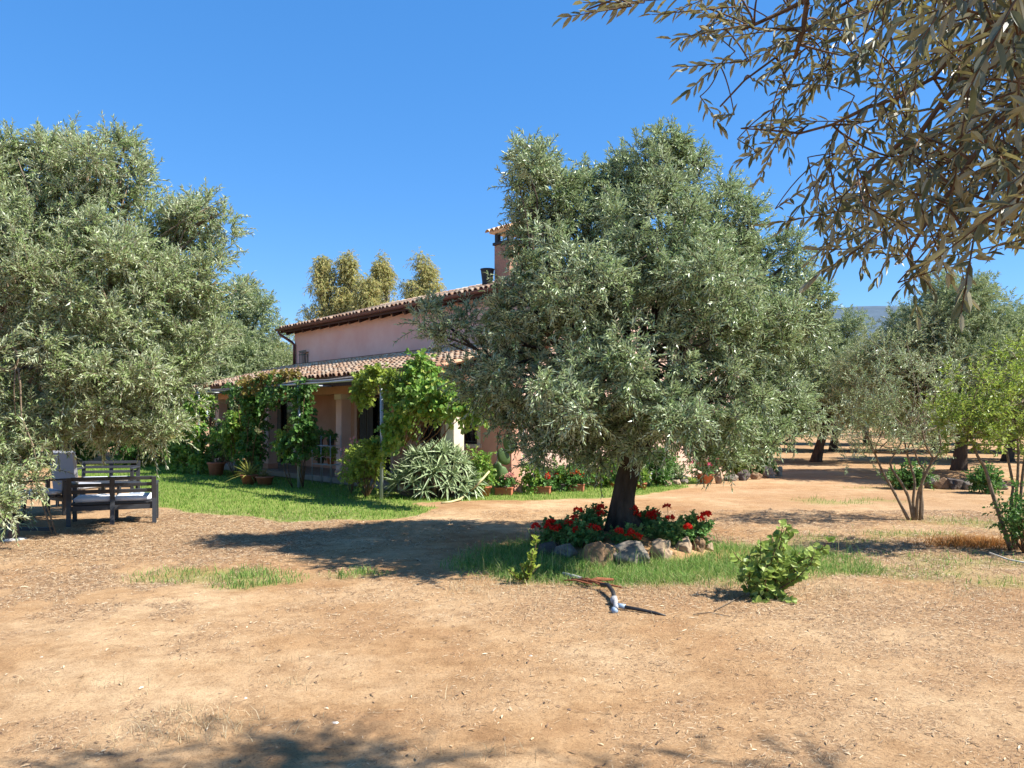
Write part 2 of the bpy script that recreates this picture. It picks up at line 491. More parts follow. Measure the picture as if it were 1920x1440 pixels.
def flatg(px, py):
    d = EYE * FPX / (py - HOR); return ((px - 960.0) / FPX * d, d)
LAWN = [flatg(*p) for p in ((60, 872), (200, 905), (292, 950), (400, 966), (520, 978), (640, 974), (760, 972), (830, 952), (790, 942), (900, 938), (1010, 940), (1150, 932), (1240, 922),
                            (1320, 906), (1300, 893), (1080, 893), (930, 897), (700, 893), (560, 889), (430, 878), (250, 862))]
GPATCH = [(*flatg(400, 1078), 1.0, .42), (*flatg(470, 1092), .5, .3), (*flatg(640, 1078), .35, .3), (*flatg(330, 1082), .5, .22)]
GRIGHT = [(*flatg(1600, 940), 1.3, .8), (*flatg(1700, 915), 1.7, .8), (*flatg(1640, 1065), 1.2, .55), (*flatg(1820, 1050), 1.2, .5), (*flatg(1880, 1090), .7, .4),
          (*flatg(1720, 1000), 1.2, .5), (*flatg(1480, 1030), 1.3, .8), (*flatg(1860, 980), 1.2, .7), (*flatg(1560, 1010), 1.0, .5)]

def masks(x, y):
    """lawn, wild grass round the ring, sparse grass, dry litter: 0..1 over the ground"""
    x = np.asarray(x, float); y = np.asarray(y, float)
    wx = x + (fbm(x, y, 0.9, 21) - .5) * 1.1; wy = y + (fbm(x, y, 0.9, 31) - .5) * 1.1
    lawn = in_poly(wx, wy, LAWN).astype(float)
    e = np.hypot((wx - 1.55) / 2.5, (wy - 8.75) / 1.42)
    ring = 1 - smooth(0.72, 1.05, e)
    sp = np.zeros_like(x)
    for (cx, cy_, rx, ry) in GPATCH:
        sp = np.maximum(sp, 1.0 - smooth(0.1, 1.15, np.hypot((wx - cx) / rx, (wy - cy_) / ry)))
    rt = np.zeros_like(x)
    for (cx, cy_, rx, ry) in GRIGHT:
        rt = np.maximum(rt, 0.85 - 0.85 * smooth(0.3, 1.2, np.hypot((wx - cx) / rx, (wy - cy_) / ry)))
    rt = rt * smooth(0.40, 0.6, fbm(x, y, 1.7, 57))
    n1 = fbm(x, y, 0.8, 77); n2 = fbm(x, y, 3.2, 87)
    lit = smooth(0.47, 0.57, n1 * .45 + n2 * .55)
    px = 960 + x / np.maximum(y, .5) * FPX
    left = smooth(620, 180, px); right = smooth(1050, 1500, px)
    band = np.exp(-((y - 6.5 - 0.5 * np.sin(x)) / 0.6) ** 2) * smooth(-.4, .3, x)
    far = smooth(8.0, 9.5, y) * smooth(-2.0, -3.2, x)
    dens = np.clip(lit * (0.35 + 0.85 * left + 0.6 * right) + 0.3 * right + band * 0.8 + far * 0.9 + .03, 0, 1)
    dens = dens * (1 - np.maximum(lawn, ring) * 0.8)
    return lawn, ring, np.maximum(sp, rt), dens

def axis(lo, f0, f1, hi, step, growth=1.22):
    a = list(np.arange(f0, f1 + 1e-6, step)); s = step
    x = f1
    while x < hi:
        s *= growth; x += s; a.append(x)
    s = step; x = f0
    while x > lo:
        s *= growth; x -= s; a.insert(0, x)
    return np.array(a)

def ground_mat():
    m, N, L, out = mat_new('sandy_orchard_soil')
    tc = N.new('ShaderNodeTexCoord'); P = tc.outputs['Object']
    def noise(sc, det=6, rough=.6, stretch=None):
        n = N.new('ShaderNodeTexNoise'); n.inputs['Scale'].default_value = sc; n.inputs['Detail'].default_value = det; n.inputs['Roughness'].default_value = rough
        L.new(P, n.inputs['Vector']); return n.outputs[0]
    def mix(f, a, b, bt='MIX'):
        x = N.new('ShaderNodeMix'); x.data_type = 'RGBA'; x.blend_type = bt
        if isinstance(f, float): x.inputs['Factor'].default_value = f
        else: L.new(f, x.inputs['Factor'])
        for k, v in ((6, a), (7, b)):
            if isinstance(v, tuple): x.inputs[k].default_value = (*v, 1)
            else: L.new(v, x.inputs[k])
        return x.outputs[2]
    def attr(n):
        a = N.new('ShaderNodeAttribute'); a.attribute_name = n; return a.outputs['Fac']
    base = ramp(N, [(.3, (.305, .165, .078)), (.46, (.405, .25, .125)), (.62, (.53, .37, .212))])
    L.new(noise(.55, 9, .62), base.inputs[0])
    mid = ramp(N, [(.34, (.62, .57, .53)), (.58, (1, 1, 1))]); L.new(noise(5, 8, .7), mid.inputs[0])
    c = mix(0.8, base.outputs[0], mid.outputs[0], 'MULTIPLY')
    fine = ramp(N, [(.36, (.42, .37, .34)), (.475, (.97, .96, .95)), (.6, (1, 1, 1)), (.70, (1.18, 1.15, 1.1))]); L.new(noise(70, 6, .75), fine.inputs[0])
    c = mix(0.75, c, fine.outputs[0], 'MULTIPLY')
    lt = ramp(N, [(.32, (.12, .07, .04)), (.5, (.35, .215, .115)), (.66, (.52, .36, .20))]); L.new(noise(38, 8, .8), lt.inputs[0])
    lm = N.new('ShaderNodeMath'); lm.operation = 'MULTIPLY'; lm.inputs[1].default_value = .62; L.new(attr('litter'), lm.inputs[0])
    c = mix(lm.outputs[0], c, lt.outputs[0])
    gr = ramp(N, [(.35, (.10, .15, .03)), (.65, (.21, .29, .06))]); L.new(noise(3.0, 8, .7), gr.inputs[0])
    gm = N.new('ShaderNodeMath'); gm.operation = 'MULTIPLY'; gm.inputs[1].default_value = .85; L.new(attr('grass'), gm.inputs[0])
    c = mix(gm.outputs[0], c, gr.outputs[0])
    p = N.new('ShaderNodeBsdfPrincipled'); p.inputs['Roughness'].default_value = .97; p.inputs['Specular IOR Level'].default_value = .08
    L.new(c, p.inputs['Base Color'])
    b = N.new('ShaderNodeBump'); b.inputs['Strength'].default_value = .55; b.inputs['Distance'].default_value = .04
    L.new(noise(24, 9, .75), b.inputs['Height'])
    b2 = N.new('ShaderNodeBump'); b2.inputs['Strength'].default_value = .5; b2.inputs['Distance'].default_value = .006
    L.new(noise(150, 4, .7), b2.inputs['Height']); L.new(b.outputs[0], b2.inputs['Normal'])
    L.new(b2.outputs[0], p.inputs['Normal']); L.new(p.outputs[0], out.inputs[0])
    return m

gx = axis(-3000, -13, 14, 3000, 0.1)
gy = axis(-200, 2.6, 25, 4000, 0.1)
X, Y = np.meshgrid(gx, gy)
Xf, Yf = X.ravel(), Y.ravel()
Zf = gz(Xf, Yf)
nx, ny = len(gx), len(gy)
ii = (np.arange(ny - 1)[:, None] * nx + np.arange(nx - 1)[None]).ravel()
g = MB().add(np.stack([Xf, Yf, Zf], 1), np.stack([ii, ii + 1, ii + nx + 1, ii + nx], 1))
ground = g.build('ground', ground_mat(), None, True)
tag(ground, kind='structure')
lawn, ring, sp, dens = masks(Xf, Yf)
for nm, val in (('grass', np.clip(lawn + ring * smooth(.95, 1.15, np.hypot(Xf - HERO[0], Yf - HERO[1])) * (.25 + .6 * smooth(.3, .6, fbm(Xf, Yf, 2.5, 91))) + sp * .55, 0, 1)), ('litter', dens)):
    a = ground.data.attributes.new(nm, 'FLOAT', 'POINT')
    a.data.foreach_set('value', val.astype(np.float32))

# a scrub-covered hill far behind the orchard, its haze tinted into the colour
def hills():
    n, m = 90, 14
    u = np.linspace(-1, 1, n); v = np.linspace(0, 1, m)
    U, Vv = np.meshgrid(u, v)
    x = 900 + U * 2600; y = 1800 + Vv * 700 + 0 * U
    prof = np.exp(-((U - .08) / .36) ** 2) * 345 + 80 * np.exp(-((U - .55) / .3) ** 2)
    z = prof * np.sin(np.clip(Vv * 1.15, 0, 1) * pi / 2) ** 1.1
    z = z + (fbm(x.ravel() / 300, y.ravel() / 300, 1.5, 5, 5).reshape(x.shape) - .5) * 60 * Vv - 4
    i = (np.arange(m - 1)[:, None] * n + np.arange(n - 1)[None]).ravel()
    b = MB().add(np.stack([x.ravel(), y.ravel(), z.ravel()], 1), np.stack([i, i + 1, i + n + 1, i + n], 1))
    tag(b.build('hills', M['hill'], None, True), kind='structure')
hills()

# ------------------------------------------------------------------ foliage
def shoots(mb, C, r, per, lps, sl, ll, lw, up=.35, out=.8, droop=.15, ang=50, hexa=False, stems=None, g=rng, jit=.5, flop=0.25):
    """leafy shoots springing from clump centres C (radii r): per shoots each, lps leaves on a shoot"""
    C = np.asarray(C, float); nC = len(C)
    r = np.broadcast_to(np.asarray(r, float), (nC,))
    n = nC * per
    cc = np.repeat(C, per, 0); rr = np.repeat(r, per)
    od = rdir(n, g)
    start = cc + od * (rr * g.uniform(.1, .75, n))[:, None]
    dr = unit(od * out + np.array([0, 0, up]) + g.normal(size=(n, 3)) * jit * .5)
    SL = sl * g.uniform(.55, 1.3, n) * (rr / r.mean()) ** .5
    k = lps
    t = (np.arange(k) + .6) / k
    T = np.tile(t, n); idx = np.repeat(np.arange(n), k)
    d0 = dr[idx]
    pos = start[idx] + d0 * (SL[idx] * T)[:, None]
    pos[:, 2] -= droop * SL[idx] * T ** 2
    tang = unit(d0 - np.array([0, 0, 1.0]) * (2 * droop * T)[:, None])
    a = unit(np.cross(tang, np.array([0.13, .21, 1.0]))); b = np.cross(tang, a)
    az = g.uniform(0, 2 * pi, n)[idx] + np.tile(np.arange(k) * 2.4, n) + g.normal(size=n * k) * .35
    rad = np.cos(az)[:, None] * a + np.sin(az)[:, None] * b
    an = R(ang) * g.uniform(.55, 1.25, n * k) * (1 - .45 * T)
    D = np.cos(an)[:, None] * tang + np.sin(an)[:, None] * rad + np.array([0, 0, -flop]) * g.uniform(0, 1, n * k)[:, None]
    D = unit(D)
    N_ = unit(tang - D * np.sum(tang * D, 1, keepdims=True) + np.array([0, 0, .5]) + g.normal(size=(n * k, 3)) * .3)
    L = ll * g.uniform(.6, 1.25, n * k) * (1 - .25 * T)
    mb.leaves(pos, D, N_, L, lw * g.uniform(.75, 1.2, n * k) * (L / ll) ** .5, hexa=hexa)
    if stems is not None:
        sel = np.arange(n)
        e = start + dr * SL[:, None]; e[:, 2] -= droop * SL
        mdl = start + dr * (SL * .5)[:, None]; mdl[:, 2] -= droop * SL * .25
        pth = np.stack([start, mdl, e], 1)
        w = .0028 * max(1.0, ll / .06)
        s1 = unit(np.cross(dr, rdir(n, g))) * w; s2 = unit(np.cross(dr, s1)) * w
        q = [pth + s1[:, None], pth - .5 * s1[:, None] + .87 * s2[:, None], pth - .5 * s1[:, None] - .87 * s2[:, None]]
        V = np.stack(q, 2).reshape(-1, 3)
        o = (np.arange(n) * 9)[:, None]
        F = []
        for seg in (0, 3):
            for j in range(3):
                F.append(o + np.array([[seg + j, seg + (j + 1) % 3, seg + 3 + (j + 1) % 3, seg + 3 + j]]))
        stems.add(V, np.concatenate(F))

def clumps_in(lobes, spacing, g=rng, lo=.35, hi=.95):
    C = []
    for c, r in lobes:
        r = np.array(r)
        area = 4 * pi * np.mean(r) ** 2
        k = max(3, int(area / spacing ** 2 * 1.0))
        d = rdir(k, g) * g.uniform(lo, hi, k)[:, None] ** .7
        C.append(np.array(c) + d * r)
    return np.concatenate(C)

def limb(mb, a, b, r0, r1, bend=.25, n=7, seg=7, seed=0, rough=.15):
    a = np.array(a, float); b = np.array(b, float)
    g = np.random.default_rng(seed)
    L = np.linalg.norm(b - a)
    t = np.linspace(0, 1, seg)
    off = g.normal(size=3) * bend * L * .35
    off[2] -= bend * L * .15
    p = a + (b - a) * t[:, None] + off * (np.sin(t * pi))[:, None] + g.normal(size=(seg, 3)) * L * .012 * np.sin(t * pi)[:, None]
    mb.tube(p, r0 + (r1 - r0) * t ** .8, n, rough, seed)
    return p

def px_lobes(lst, d):
    out = []
    for (px, py, rx, ry, dy) in lst:
        dd = d + dy
        c = at(px, py, dd)
        out.append((c, (rx / FPX * dd, (rx + ry) / 2 / FPX * dd * 1.0, ry / FPX * dd)))
    return out

# ---- the olive in the middle
def hero_tree():
    g = np.random.default_rng(5)
    d = HERO[1]
    base = np.array([HERO[0], HERO[1], 0.14])
    T = thing('olive_tree', 'silvery green olive tree ringed by stones and red geraniums in front of the house', 'tree', base)
    L = [(1000, 350, 68, 78, -.2), (1000, 425, 44, 55, 0), (982, 478, 34, 45, .1), (985, 300, 42, 40, .1), (1105, 345, 26, 46, .3), (1165, 365, 55, 55, .2), (1025, 480, 62, 55, -.6), (1330, 490, 70, 60, -.6), (1180, 500, 80, 60, -.9), (1060, 400, 65, 55, .1), (1180, 330, 30, 40, .4), (1400, 410, 30, 40, .1), (1060, 760, 60, 50, -1.9), (1290, 770, 70, 50, -1.9), (1110, 450, 100, 80, .5), (1245, 320, 72, 66, .1), (1240, 275, 40, 30, .1),
         (1300, 300, 35, 45, .2), (1230, 430, 105, 100, -.5), (1355, 425, 72, 80, .2), (1400, 480, 50, 60, .4), (1465, 505, 60, 55, .4), (1490, 590, 60, 80, 0), (1410, 620, 90, 95, -.8), (1310, 560, 100, 105, -1.1),
         (1110, 560, 105, 100, -1.1), (1000, 580, 80, 80, -.5), (835, 608, 62, 44, .2), (915, 630, 46, 42, .1), (885, 720, 46, 32, .0), (925, 742, 56, 42, .1), (965, 790, 40, 40, .0), (970, 705, 74, 62, -.6),
         (1022, 822, 50, 55, -.4), (1055, 795, 55, 55, .3), (1090, 838, 45, 40, -.4), (1100, 730, 90, 75, -1.2), (1220, 690, 90, 80, -1.5), (1215, 810, 66, 44, -1.2), (1130, 820, 50, 50, -.7), (1345, 740, 95, 80, -1.1),
         (1330, 825, 78, 42, -.6), (1420, 800, 70, 62, -.3), (1470, 700, 65, 70, .5), (1500, 770, 40, 40, .3), (1200, 560, 130, 100, 1.2), (1060, 640, 120, 100, 1.2), (1350, 640, 120, 100, 1.3),
         (1420, 770, 80, 50, .9), (1090, 790, 70, 60, .9), (1250, 770, 70, 60, .8)]
    lobes = px_lobes(L, d)
    tr = MB()
    p = np.array([base, at(1166, 960, d) * [1, 1, 1], at(1170, 930, d), at(1176, 895, d), at(1186, 868, d), at(1196, 845, d)])
    p[0] = base - [0, 0, .12]
    p = np.array([p[0], p[0] + [0, 0, .16], *p[1:]])
    tr.tube(p, [.40, .25, .142, .122, .118, .128, .115], 34, .34, 4)
    trunk = tr.build('trunk', M['bark'], T, True)
    br = MB()
    top = p[-2]
    forks = [(1262, 742, .0), (1125, 742, -.3), (1190, 730, .45), (1225, 760, -.45)]
    fp = [at(a, b, d + c) for a, b, c in forks]
    for k, f in enumerate(fp):
        limb(br, top - [0, 0, .05], f, .095, .065, .18, 10, 8, k + 1, .2)
    for k, (c, r) in enumerate(lobes):
        f = min(fp, key=lambda q: np.linalg.norm(q - c))
        e = limb(br, f, c, .045, .014, .3, 7, 9, 40 + k, .15)
        for q in range(4):
            e2 = c + rdir(1, g)[0] * np.array(r) * .8
            limb(br, e[5 + q % 3], e2, .018, .006, .3, 5, 5, 200 + k * 5 + q, 0)
    fo = MB()
    C = clumps_in(lobes, .385, g, .45, 1.0)
    shoots(fo, C, g.uniform(.12, .25, len(C)), 19, 15, .21, .082, .0215, up=.38, out=.8, droop=.14, ang=55, stems=br, g=g)
    low = C[(C[:, 2] < 2.0)]
    shoots(fo, low, .2, 4, 13, .22, .08, .02, up=-.3, out=.6, droop=.3, ang=48, stems=br, g=g)
    fo.build('crown', M['olive'], T)
    br.build('branches', M['bark'], T, True)
    print('hero clumps', len(C))
hero_tree()

# ---- the big olive at the left edge, over the bench
def left_tree():
    g = np.random.default_rng(8)
    d = 11.2
    base = np.array(on(-7.75, 11.6))
    T = thing('olive_tree', 'tall pale olive tree at the left edge spreading over the dark benches', 'tree', base, group=None)
    L = [(-60, 350, 105, 95, 0), (60, 330, 75, 72, -.3), (25, 275, 50, 35, 0), (225, 315, 52, 58, 0), (235, 275, 30, 25, 0), (150, 400, 95, 85, .4), (130, 310, 70, 50, .2), (60, 425, 100, 60, -.5), (200, 455, 90, 65, -.6), (-40, 430, 90, 70, -.3), (165, 330, 70, 55, -.4), (238, 378, 45, 40, .3), (375, 435, 66, 60, .2), (340, 420, 55, 45, .6), (410, 400, 30, 30, .2), (300, 450, 65, 50, .3),
         (405, 530, 45, 62, .1), (320, 560, 90, 80, -.3), (190, 540, 110, 100, -1), (30, 520, 130, 115, -1), (355, 640, 62, 58, -.1), (225, 680, 110, 80, -.9),
         (70, 690, 130, 95, -1.2), (290, 765, 75, 68, -.5), (150, 775, 100, 60, -.9), (20, 800, 110, 80, -1.3), (20, 880, 60, 40, -1.8), (225, 815, 50, 28, -.3), (325, 720, 48, 45, -.2),
         (100, 560, 150, 130, 1.2), (280, 620, 110, 100, 1.3), (130, 750, 150, 90, 1.3), (-120, 600, 150, 200, 0), (5, 950, 40, 30, -2.0)]
    lobes = px_lobes(L, d)
    tr = MB()
    p = np.array([base - [0, 0, .1], base + [0, 0, .1], base + [.04, 0, .5], base + [.1, 0, 1.0], base + [.2, -.05, 1.5]])
    tr.tube(p, [.42, .3, .24, .22, .2], 20, .22, 9)
    tr.build('trunk', M['bark'], T, True)
    br = MB()
    fp = [at(60, 720, d), at(-40, 640, d + .4), at(150, 740, d + .2), at(-20, 740, d - .6)]
    for k, f in enumerate(fp):
        limb(br, p[-1] - [0, 0, .1], f, .13, .085, .15, 9, 7, k + 21, .2)
    for k, (c, r) in enumerate(lobes):
        f = min(fp, key=lambda q: np.linalg.norm(q - c))
        e = limb(br, f, c, .06, .018, .28, 7, 9, 340 + k, .15)
        for q in range(4):
            limb(br, e[5 + q % 3], c + rdir(1, g)[0] * np.array(r) * .8, .018, .006, .3, 5, 5, 500 + k * 5 + q, 0)
    fo = MB()
    C = clumps_in(lobes, .43, g, .45, 1.0)
    shoots(fo, C, g.uniform(.14, .28, len(C)), 17, 15, .25, .09, .024, up=.45, out=.7, droop=.12, ang=50, stems=br, g=g)
    low = C[(C[:, 2] < 2.2)]
    shoots(fo, low, .2, 3, 13, .24, .085, .022, up=-.3, out=.5, droop=.3, ang=48, stems=br, g=g)
    fo.build('crown', M['olive_pale'], T)
    br.build('branches', M['bark2'], T, True)
left_tree()

# ---- the olive the photographer stands under
def overhead_tree():
    g = np.random.default_rng(14)
    base = np.array(on(4.3, 1.2))
    T = thing('olive_tree', 'near olive tree whose leafy branches hang into the upper right corner', 'tree', base)
    tr = MB()
    p = np.array([base - [0, 0, .1], base + [0, 0, .15], base + [0, .1, .8], base + [-.1, .2, 1.6], base + [-.2, .3, 2.2]])
    tr.tube(p, [.45, .32, .25, .23, .2], 20, .22, 19)
    tr.build('trunk', M['bark'], T, True)
    br = MB(); fo = MB()
    top = p[-1]
    # limbs; the hanging ones pass just over the picture's upper right corner
    hubs = [np.array([2.8, 2.45, 3.35]), np.array([1.6, 2.4, 3.05]), np.array([1.15, 1.6, 2.62]), np.array([3.9, 1.7, 4.3]), np.array([5.2, 2.5, 4.2]), np.array([3.0, .2, 4.0]), np.array([2.4, 2.1, 3.0])]
    for k, h in enumerate(hubs):
        limb(br, top - [0, 0, .1], h, .11 if k not in (1, 2) else .05, .03 if k not in (1, 2) else .016, .15, 8, 9, 70 + k, .15)
    hb = np.array(hubs)
    env = [(1290, 20), (1300, 140), (1330, 250), (1400, 290), (1470, 300), (1440, 400), (1530, 440), (1600, 500), (1700, 520), (1800, 530), (1900, 440), (2100, 420), (2100, -160), (1290, -160)]
    cand = []
    while len(cand) < 350:
        q = (g.uniform(1240, 2080), g.uniform(-150, 540))
        if not in_poly(np.array([q[0]]), np.array([q[1]]), env)[0]: continue
        # thinner near the tips on the left
        if g.uniform() > .5 + .5 * smooth(1300, 1750, q[0]): continue
        cand.append(q)
    extra = [(1120, 22), (1150, 5), (1225, 0), (1300, 20), (1330, 60), (1370, 40), (1340, 120), (1430, 60)]
    starts = []
    for k, q in enumerate(cand + extra):
        near = smooth(1350, 1900, q[0]) * g.uniform(.25, 1.0)
        dd = 2.65 - 1.4 * near + g.uniform(-.25, .35)
        if k >= len(cand): dd = 2.2
        starts.append(at(q[0], q[1], dd))
    starts = np.array(starts)
    n = len(starts)
    k = 15
    sl = g.uniform(.14, .30, n)
    dr = unit(np.stack([g.normal(-.4, .6, n), g.normal(.0, .5, n), g.normal(-.55, .6, n)], 1))
    dr[len(cand):] = unit(np.array([-1.0, .1, -.12]) + g.normal(size=(len(extra), 3)) * .25)
    st = starts - dr * (sl * .5)[:, None]
    t = (np.arange(k) // 2 * 2 + 1.0) / k
    Tt = np.tile(t, n); idx = np.repeat(np.arange(n), k)
    pos = st[idx] + dr[idx] * (sl[idx] * Tt)[:, None]
    tang = dr[idx]
    a = unit(np.cross(tang, np.array([.1, .95, .3]))); b = np.cross(tang, a)
    az = g.uniform(0, 6.28, n)[idx] + np.tile((np.arange(k) % 2) * pi + (np.arange(k) // 2) * (pi / 2), n) + g.normal(size=n * k) * .25
    rad = np.cos(az)[:, None] * a + np.sin(az)[:, None] * b
    an = R(48) * g.uniform(.5, 1.5, n * k) * (1.1 - .6 * Tt)
    D = unit(np.cos(an)[:, None] * tang + np.sin(an)[:, None] * rad + np.array([0, 0, -.12]))
    Nn = unit(tang * -.2 + np.array([0, 0, 1.0]) + g.normal(size=(n * k, 3)) * .55)
    fo.leaves(pos, D, Nn, g.uniform(.034, .058, n * k), g.uniform(.010, .0155, n * k), fold=.14, curl=.16, hexa=True)
    # boughs seen inside the leaves
    bough = []
    for a_, b_, r_ in ((at(1990, -40, 1.7), at(1900, 120, 1.6), .02), (at(1700, -90, 2.3), at(1380, 60, 2.5), .011), (at(1490, -80, 2.2), at(1490, 110, 2.3), .012),
                       (at(1990, -60, 1.8), at(1620, 330, 2.1), .010), (at(1990, -60, 1.8), at(1800, 420, 1.7), .009), (at(1380, -60, 2.2), at(1100, 18, 2.2), .005), (at(2000, -80, 1.9), at(1500, 250, 2.4), .008), (at(2050, 40, 1.6), at(1700, 480, 1.8), .008), (at(1800, -120, 2.3), at(1350, 200, 2.6), .007), (at(2080, 100, 1.5), at(1880, 420, 1.5), .008)):
        bl = limb(br, a_, b_, r_, r_ * .45, .2, 7, 9, int(r_ * 9000) + int(a_[0] * 100), .1)
        bough.append(bl)
    bough = np.concatenate(bough)
    for i in range(n):
        e = st[i] + dr[i] * sl[i]
        br.tube([st[i], (st[i] + e) / 2, e], [.0022, .0017, .001], 5)
        # twig back up to a neighbour further up the branch, the top ones to a limb
        up = np.where((starts[:, 2] > starts[i, 2] + .06) & (starts[:, 0] > starts[i, 0] - .12))[0]
        dist = np.linalg.norm(starts[up] - starts[i], axis=1) if len(up) else np.array([9.])
        bd = np.linalg.norm(bough - st[i], axis=1)
        if dist.min() < .42 and dist.min() < bd.min():
            jn = up[np.argmin(dist)]; q = st[jn] + dr[jn] * sl[jn] * .3; r0 = .0026
        else:
            q = bough[np.argmin(bd)]; r0 = .0042
        L_ = np.linalg.norm(q - st[i]); tt = np.linspace(0, 1, 9)[:, None]
        c1 = (st[i] + q) / 2 + np.array([0, 0, .10 * L_]) + g.normal(size=3) * .10 * L_
        br.tube(q * (1 - tt) ** 2 + c1 * 2 * tt * (1 - tt) + st[i] * tt ** 2, np.linspace(r0, .002, 9), 5)
    # the rest of its crown, above and behind the picture
    lob = [((3.45, 2.7, 5.0), (.5, .45, .5)), ((2.95, 2.55, 5.1), (.4, .4, .5)), ((5.2, 1.8, 4.6), (1.2, 1.1, 1.0)), ((3.2, .4, 4.4), (1.3, 1.2, .9)), ((4.6, -.3, 4.0), (1.2, 1.2, 1.0)), ((3.7, 2.35, 5.5), (.5, .4, .4))]
    C = clumps_in(lob, .42, g)
    shoots(fo, C, g.uniform(.18, .3, len(C)), 9, 15, .3, .07, .017, stems=br, g=g)
    for i, (c, r) in enumerate(lob):
        limb(br, top, c, .08, .02, .2, 7, 7, 90 + i, .1)
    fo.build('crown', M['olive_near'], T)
    br.build('branches', M['twig'], T, True)
overhead_tree()

# ---- orchard olives
def orchard_kind(seed, spread):
    g = np.random.default_rng(seed)
    T = thing('olive_tree', 'x', 'tree', (0, 0, 0), group='olive trees of the orchard')
    tr = MB()
    lean = g.uniform(-.25, .25, 2)
    p = np.array([[0, 0, -.15], [0, 0, .1], [lean[0] * .4, lean[1] * .4, .6], [lean[0], lean[1], 1.15], [lean[0] * 1.3, lean[1] * 1.3, 1.6]])
    tr.tube(p, [.30, .20, .15, .14, .13], 14, .22, seed)
    tr.build('trunk', M['bark'], T, True)
    lobes = []
    for k in range(19):
        a = k * 2.4 + g.uniform(-.3, .3); q = math.sqrt((k + .5) / 19)
        z = 1.72 + (1 - q * q) * 2.1 + g.uniform(-.45, .6)
        lobes.append(((cos(a) * q * spread, sin(a) * q * spread, z), (.95, .95, g.uniform(.75, 1.05))))
    for k in range(6):
        a = g.uniform(0, 6.28); q = g.uniform(.1, .7) * spread
        lobes.append(((cos(a) * q, sin(a) * q, g.uniform(4.2, 4.9)), (.5, .5, .6)))
    br = MB()
    for k, (c, r) in enumerate(lobes):
        limb(br, p[-1] - [0, 0, .15], c, .09, .025, .2, 6, 7, seed * 50 + k, .1)
    fo = MB()
    C = clumps_in(lobes, .47, g)
    shoots(fo, C, g.uniform(.2, .36, len(C)), 11, 13, .30, .12, .034, up=.35, out=.7, droop=.18, stems=None, g=g)
    fo.build('crown', M['olive_far'], T)
    br.build('branches', M['bark'], T, True)
    return T
KA, KB = orchard_kind(31, 2.4), orchard_kind(32, 2.7)
orchard = [  # x, y, scale, turn, kind, label
    (11.25, 28.6, 1.02, .3, 0, 'orchard olive with a bare leaning trunk standing just right of the big ringed olive'),
    (RING2[0], RING2[1], .99, 1.9, 1, 'dark orchard olive inside its own ring of stones behind the thin sapling'),
    (20.6, 37.5, 1.1, 4.0, 0, 'orchard olive in the row behind the tree with its own stone ring'),
    (16.0, 38.5, 1.05, 2.2, 1, 'orchard olive in the back row, seen between the bare leaning trunk and the sapling'),
    (14.2, 47.0, 1.15, 5.1, 0, 'farthest orchard olive below the blue hill'),
    (18.6, 29.0, 1.1, 3.3, 1, 'tall pale orchard olive at the right edge above the pomegranate'),
    (25.5, 37.0, 1.1, .9, 0, 'orchard olive at the far right edge behind the tall pale one'),
    (22.0, 48.0, 1.15, 1.2, 1, 'far orchard olive right of the blue hill, its trunk hidden'),
    (30.5, 47.5, 1.12, 2.8, 0, 'far orchard olive near the right border, low behind others'),
    (12.0, 38.0, .95, 4.6, 1, 'small far orchard olive hidden behind the right side of the big ringed crown'),
]
first = {0: KA, 1: KB}; used = set()
for (x, y, s, a, k, lab) in orchard:
    o = first[k] if k not in used else copy_tree(first[k])
    used.add(k)
    o.location = (x, y, float(gz(x, y)[0])); o.rotation_euler = (0, 0, a); o.scale = (s, s, s)
    tag(o, lab, 'tree', 'olive trees of the orchard')
for (x, y, s, a, k, lab) in [
    (-11.7, 30.8, 1.32, 2.0, 0, 'pale olive tree behind the left end of the porch roof'),
    (-15.5, 27.0, 1.3, .7, 1, 'olive tree behind the bench-side olive, left of the porch vines'),
    (-19.0, 34.0, 1.3, 3.7, 0, 'olive tree standing far back at the left, mostly hidden by the big pale one')]:
    o = copy_tree(first[k])
    o.location = on(x, y); o.rotation_euler = (0, 0, a); o.scale = (s, s, s)
    tag(o, lab, 'tree', 'olive trees beyond the lawn')

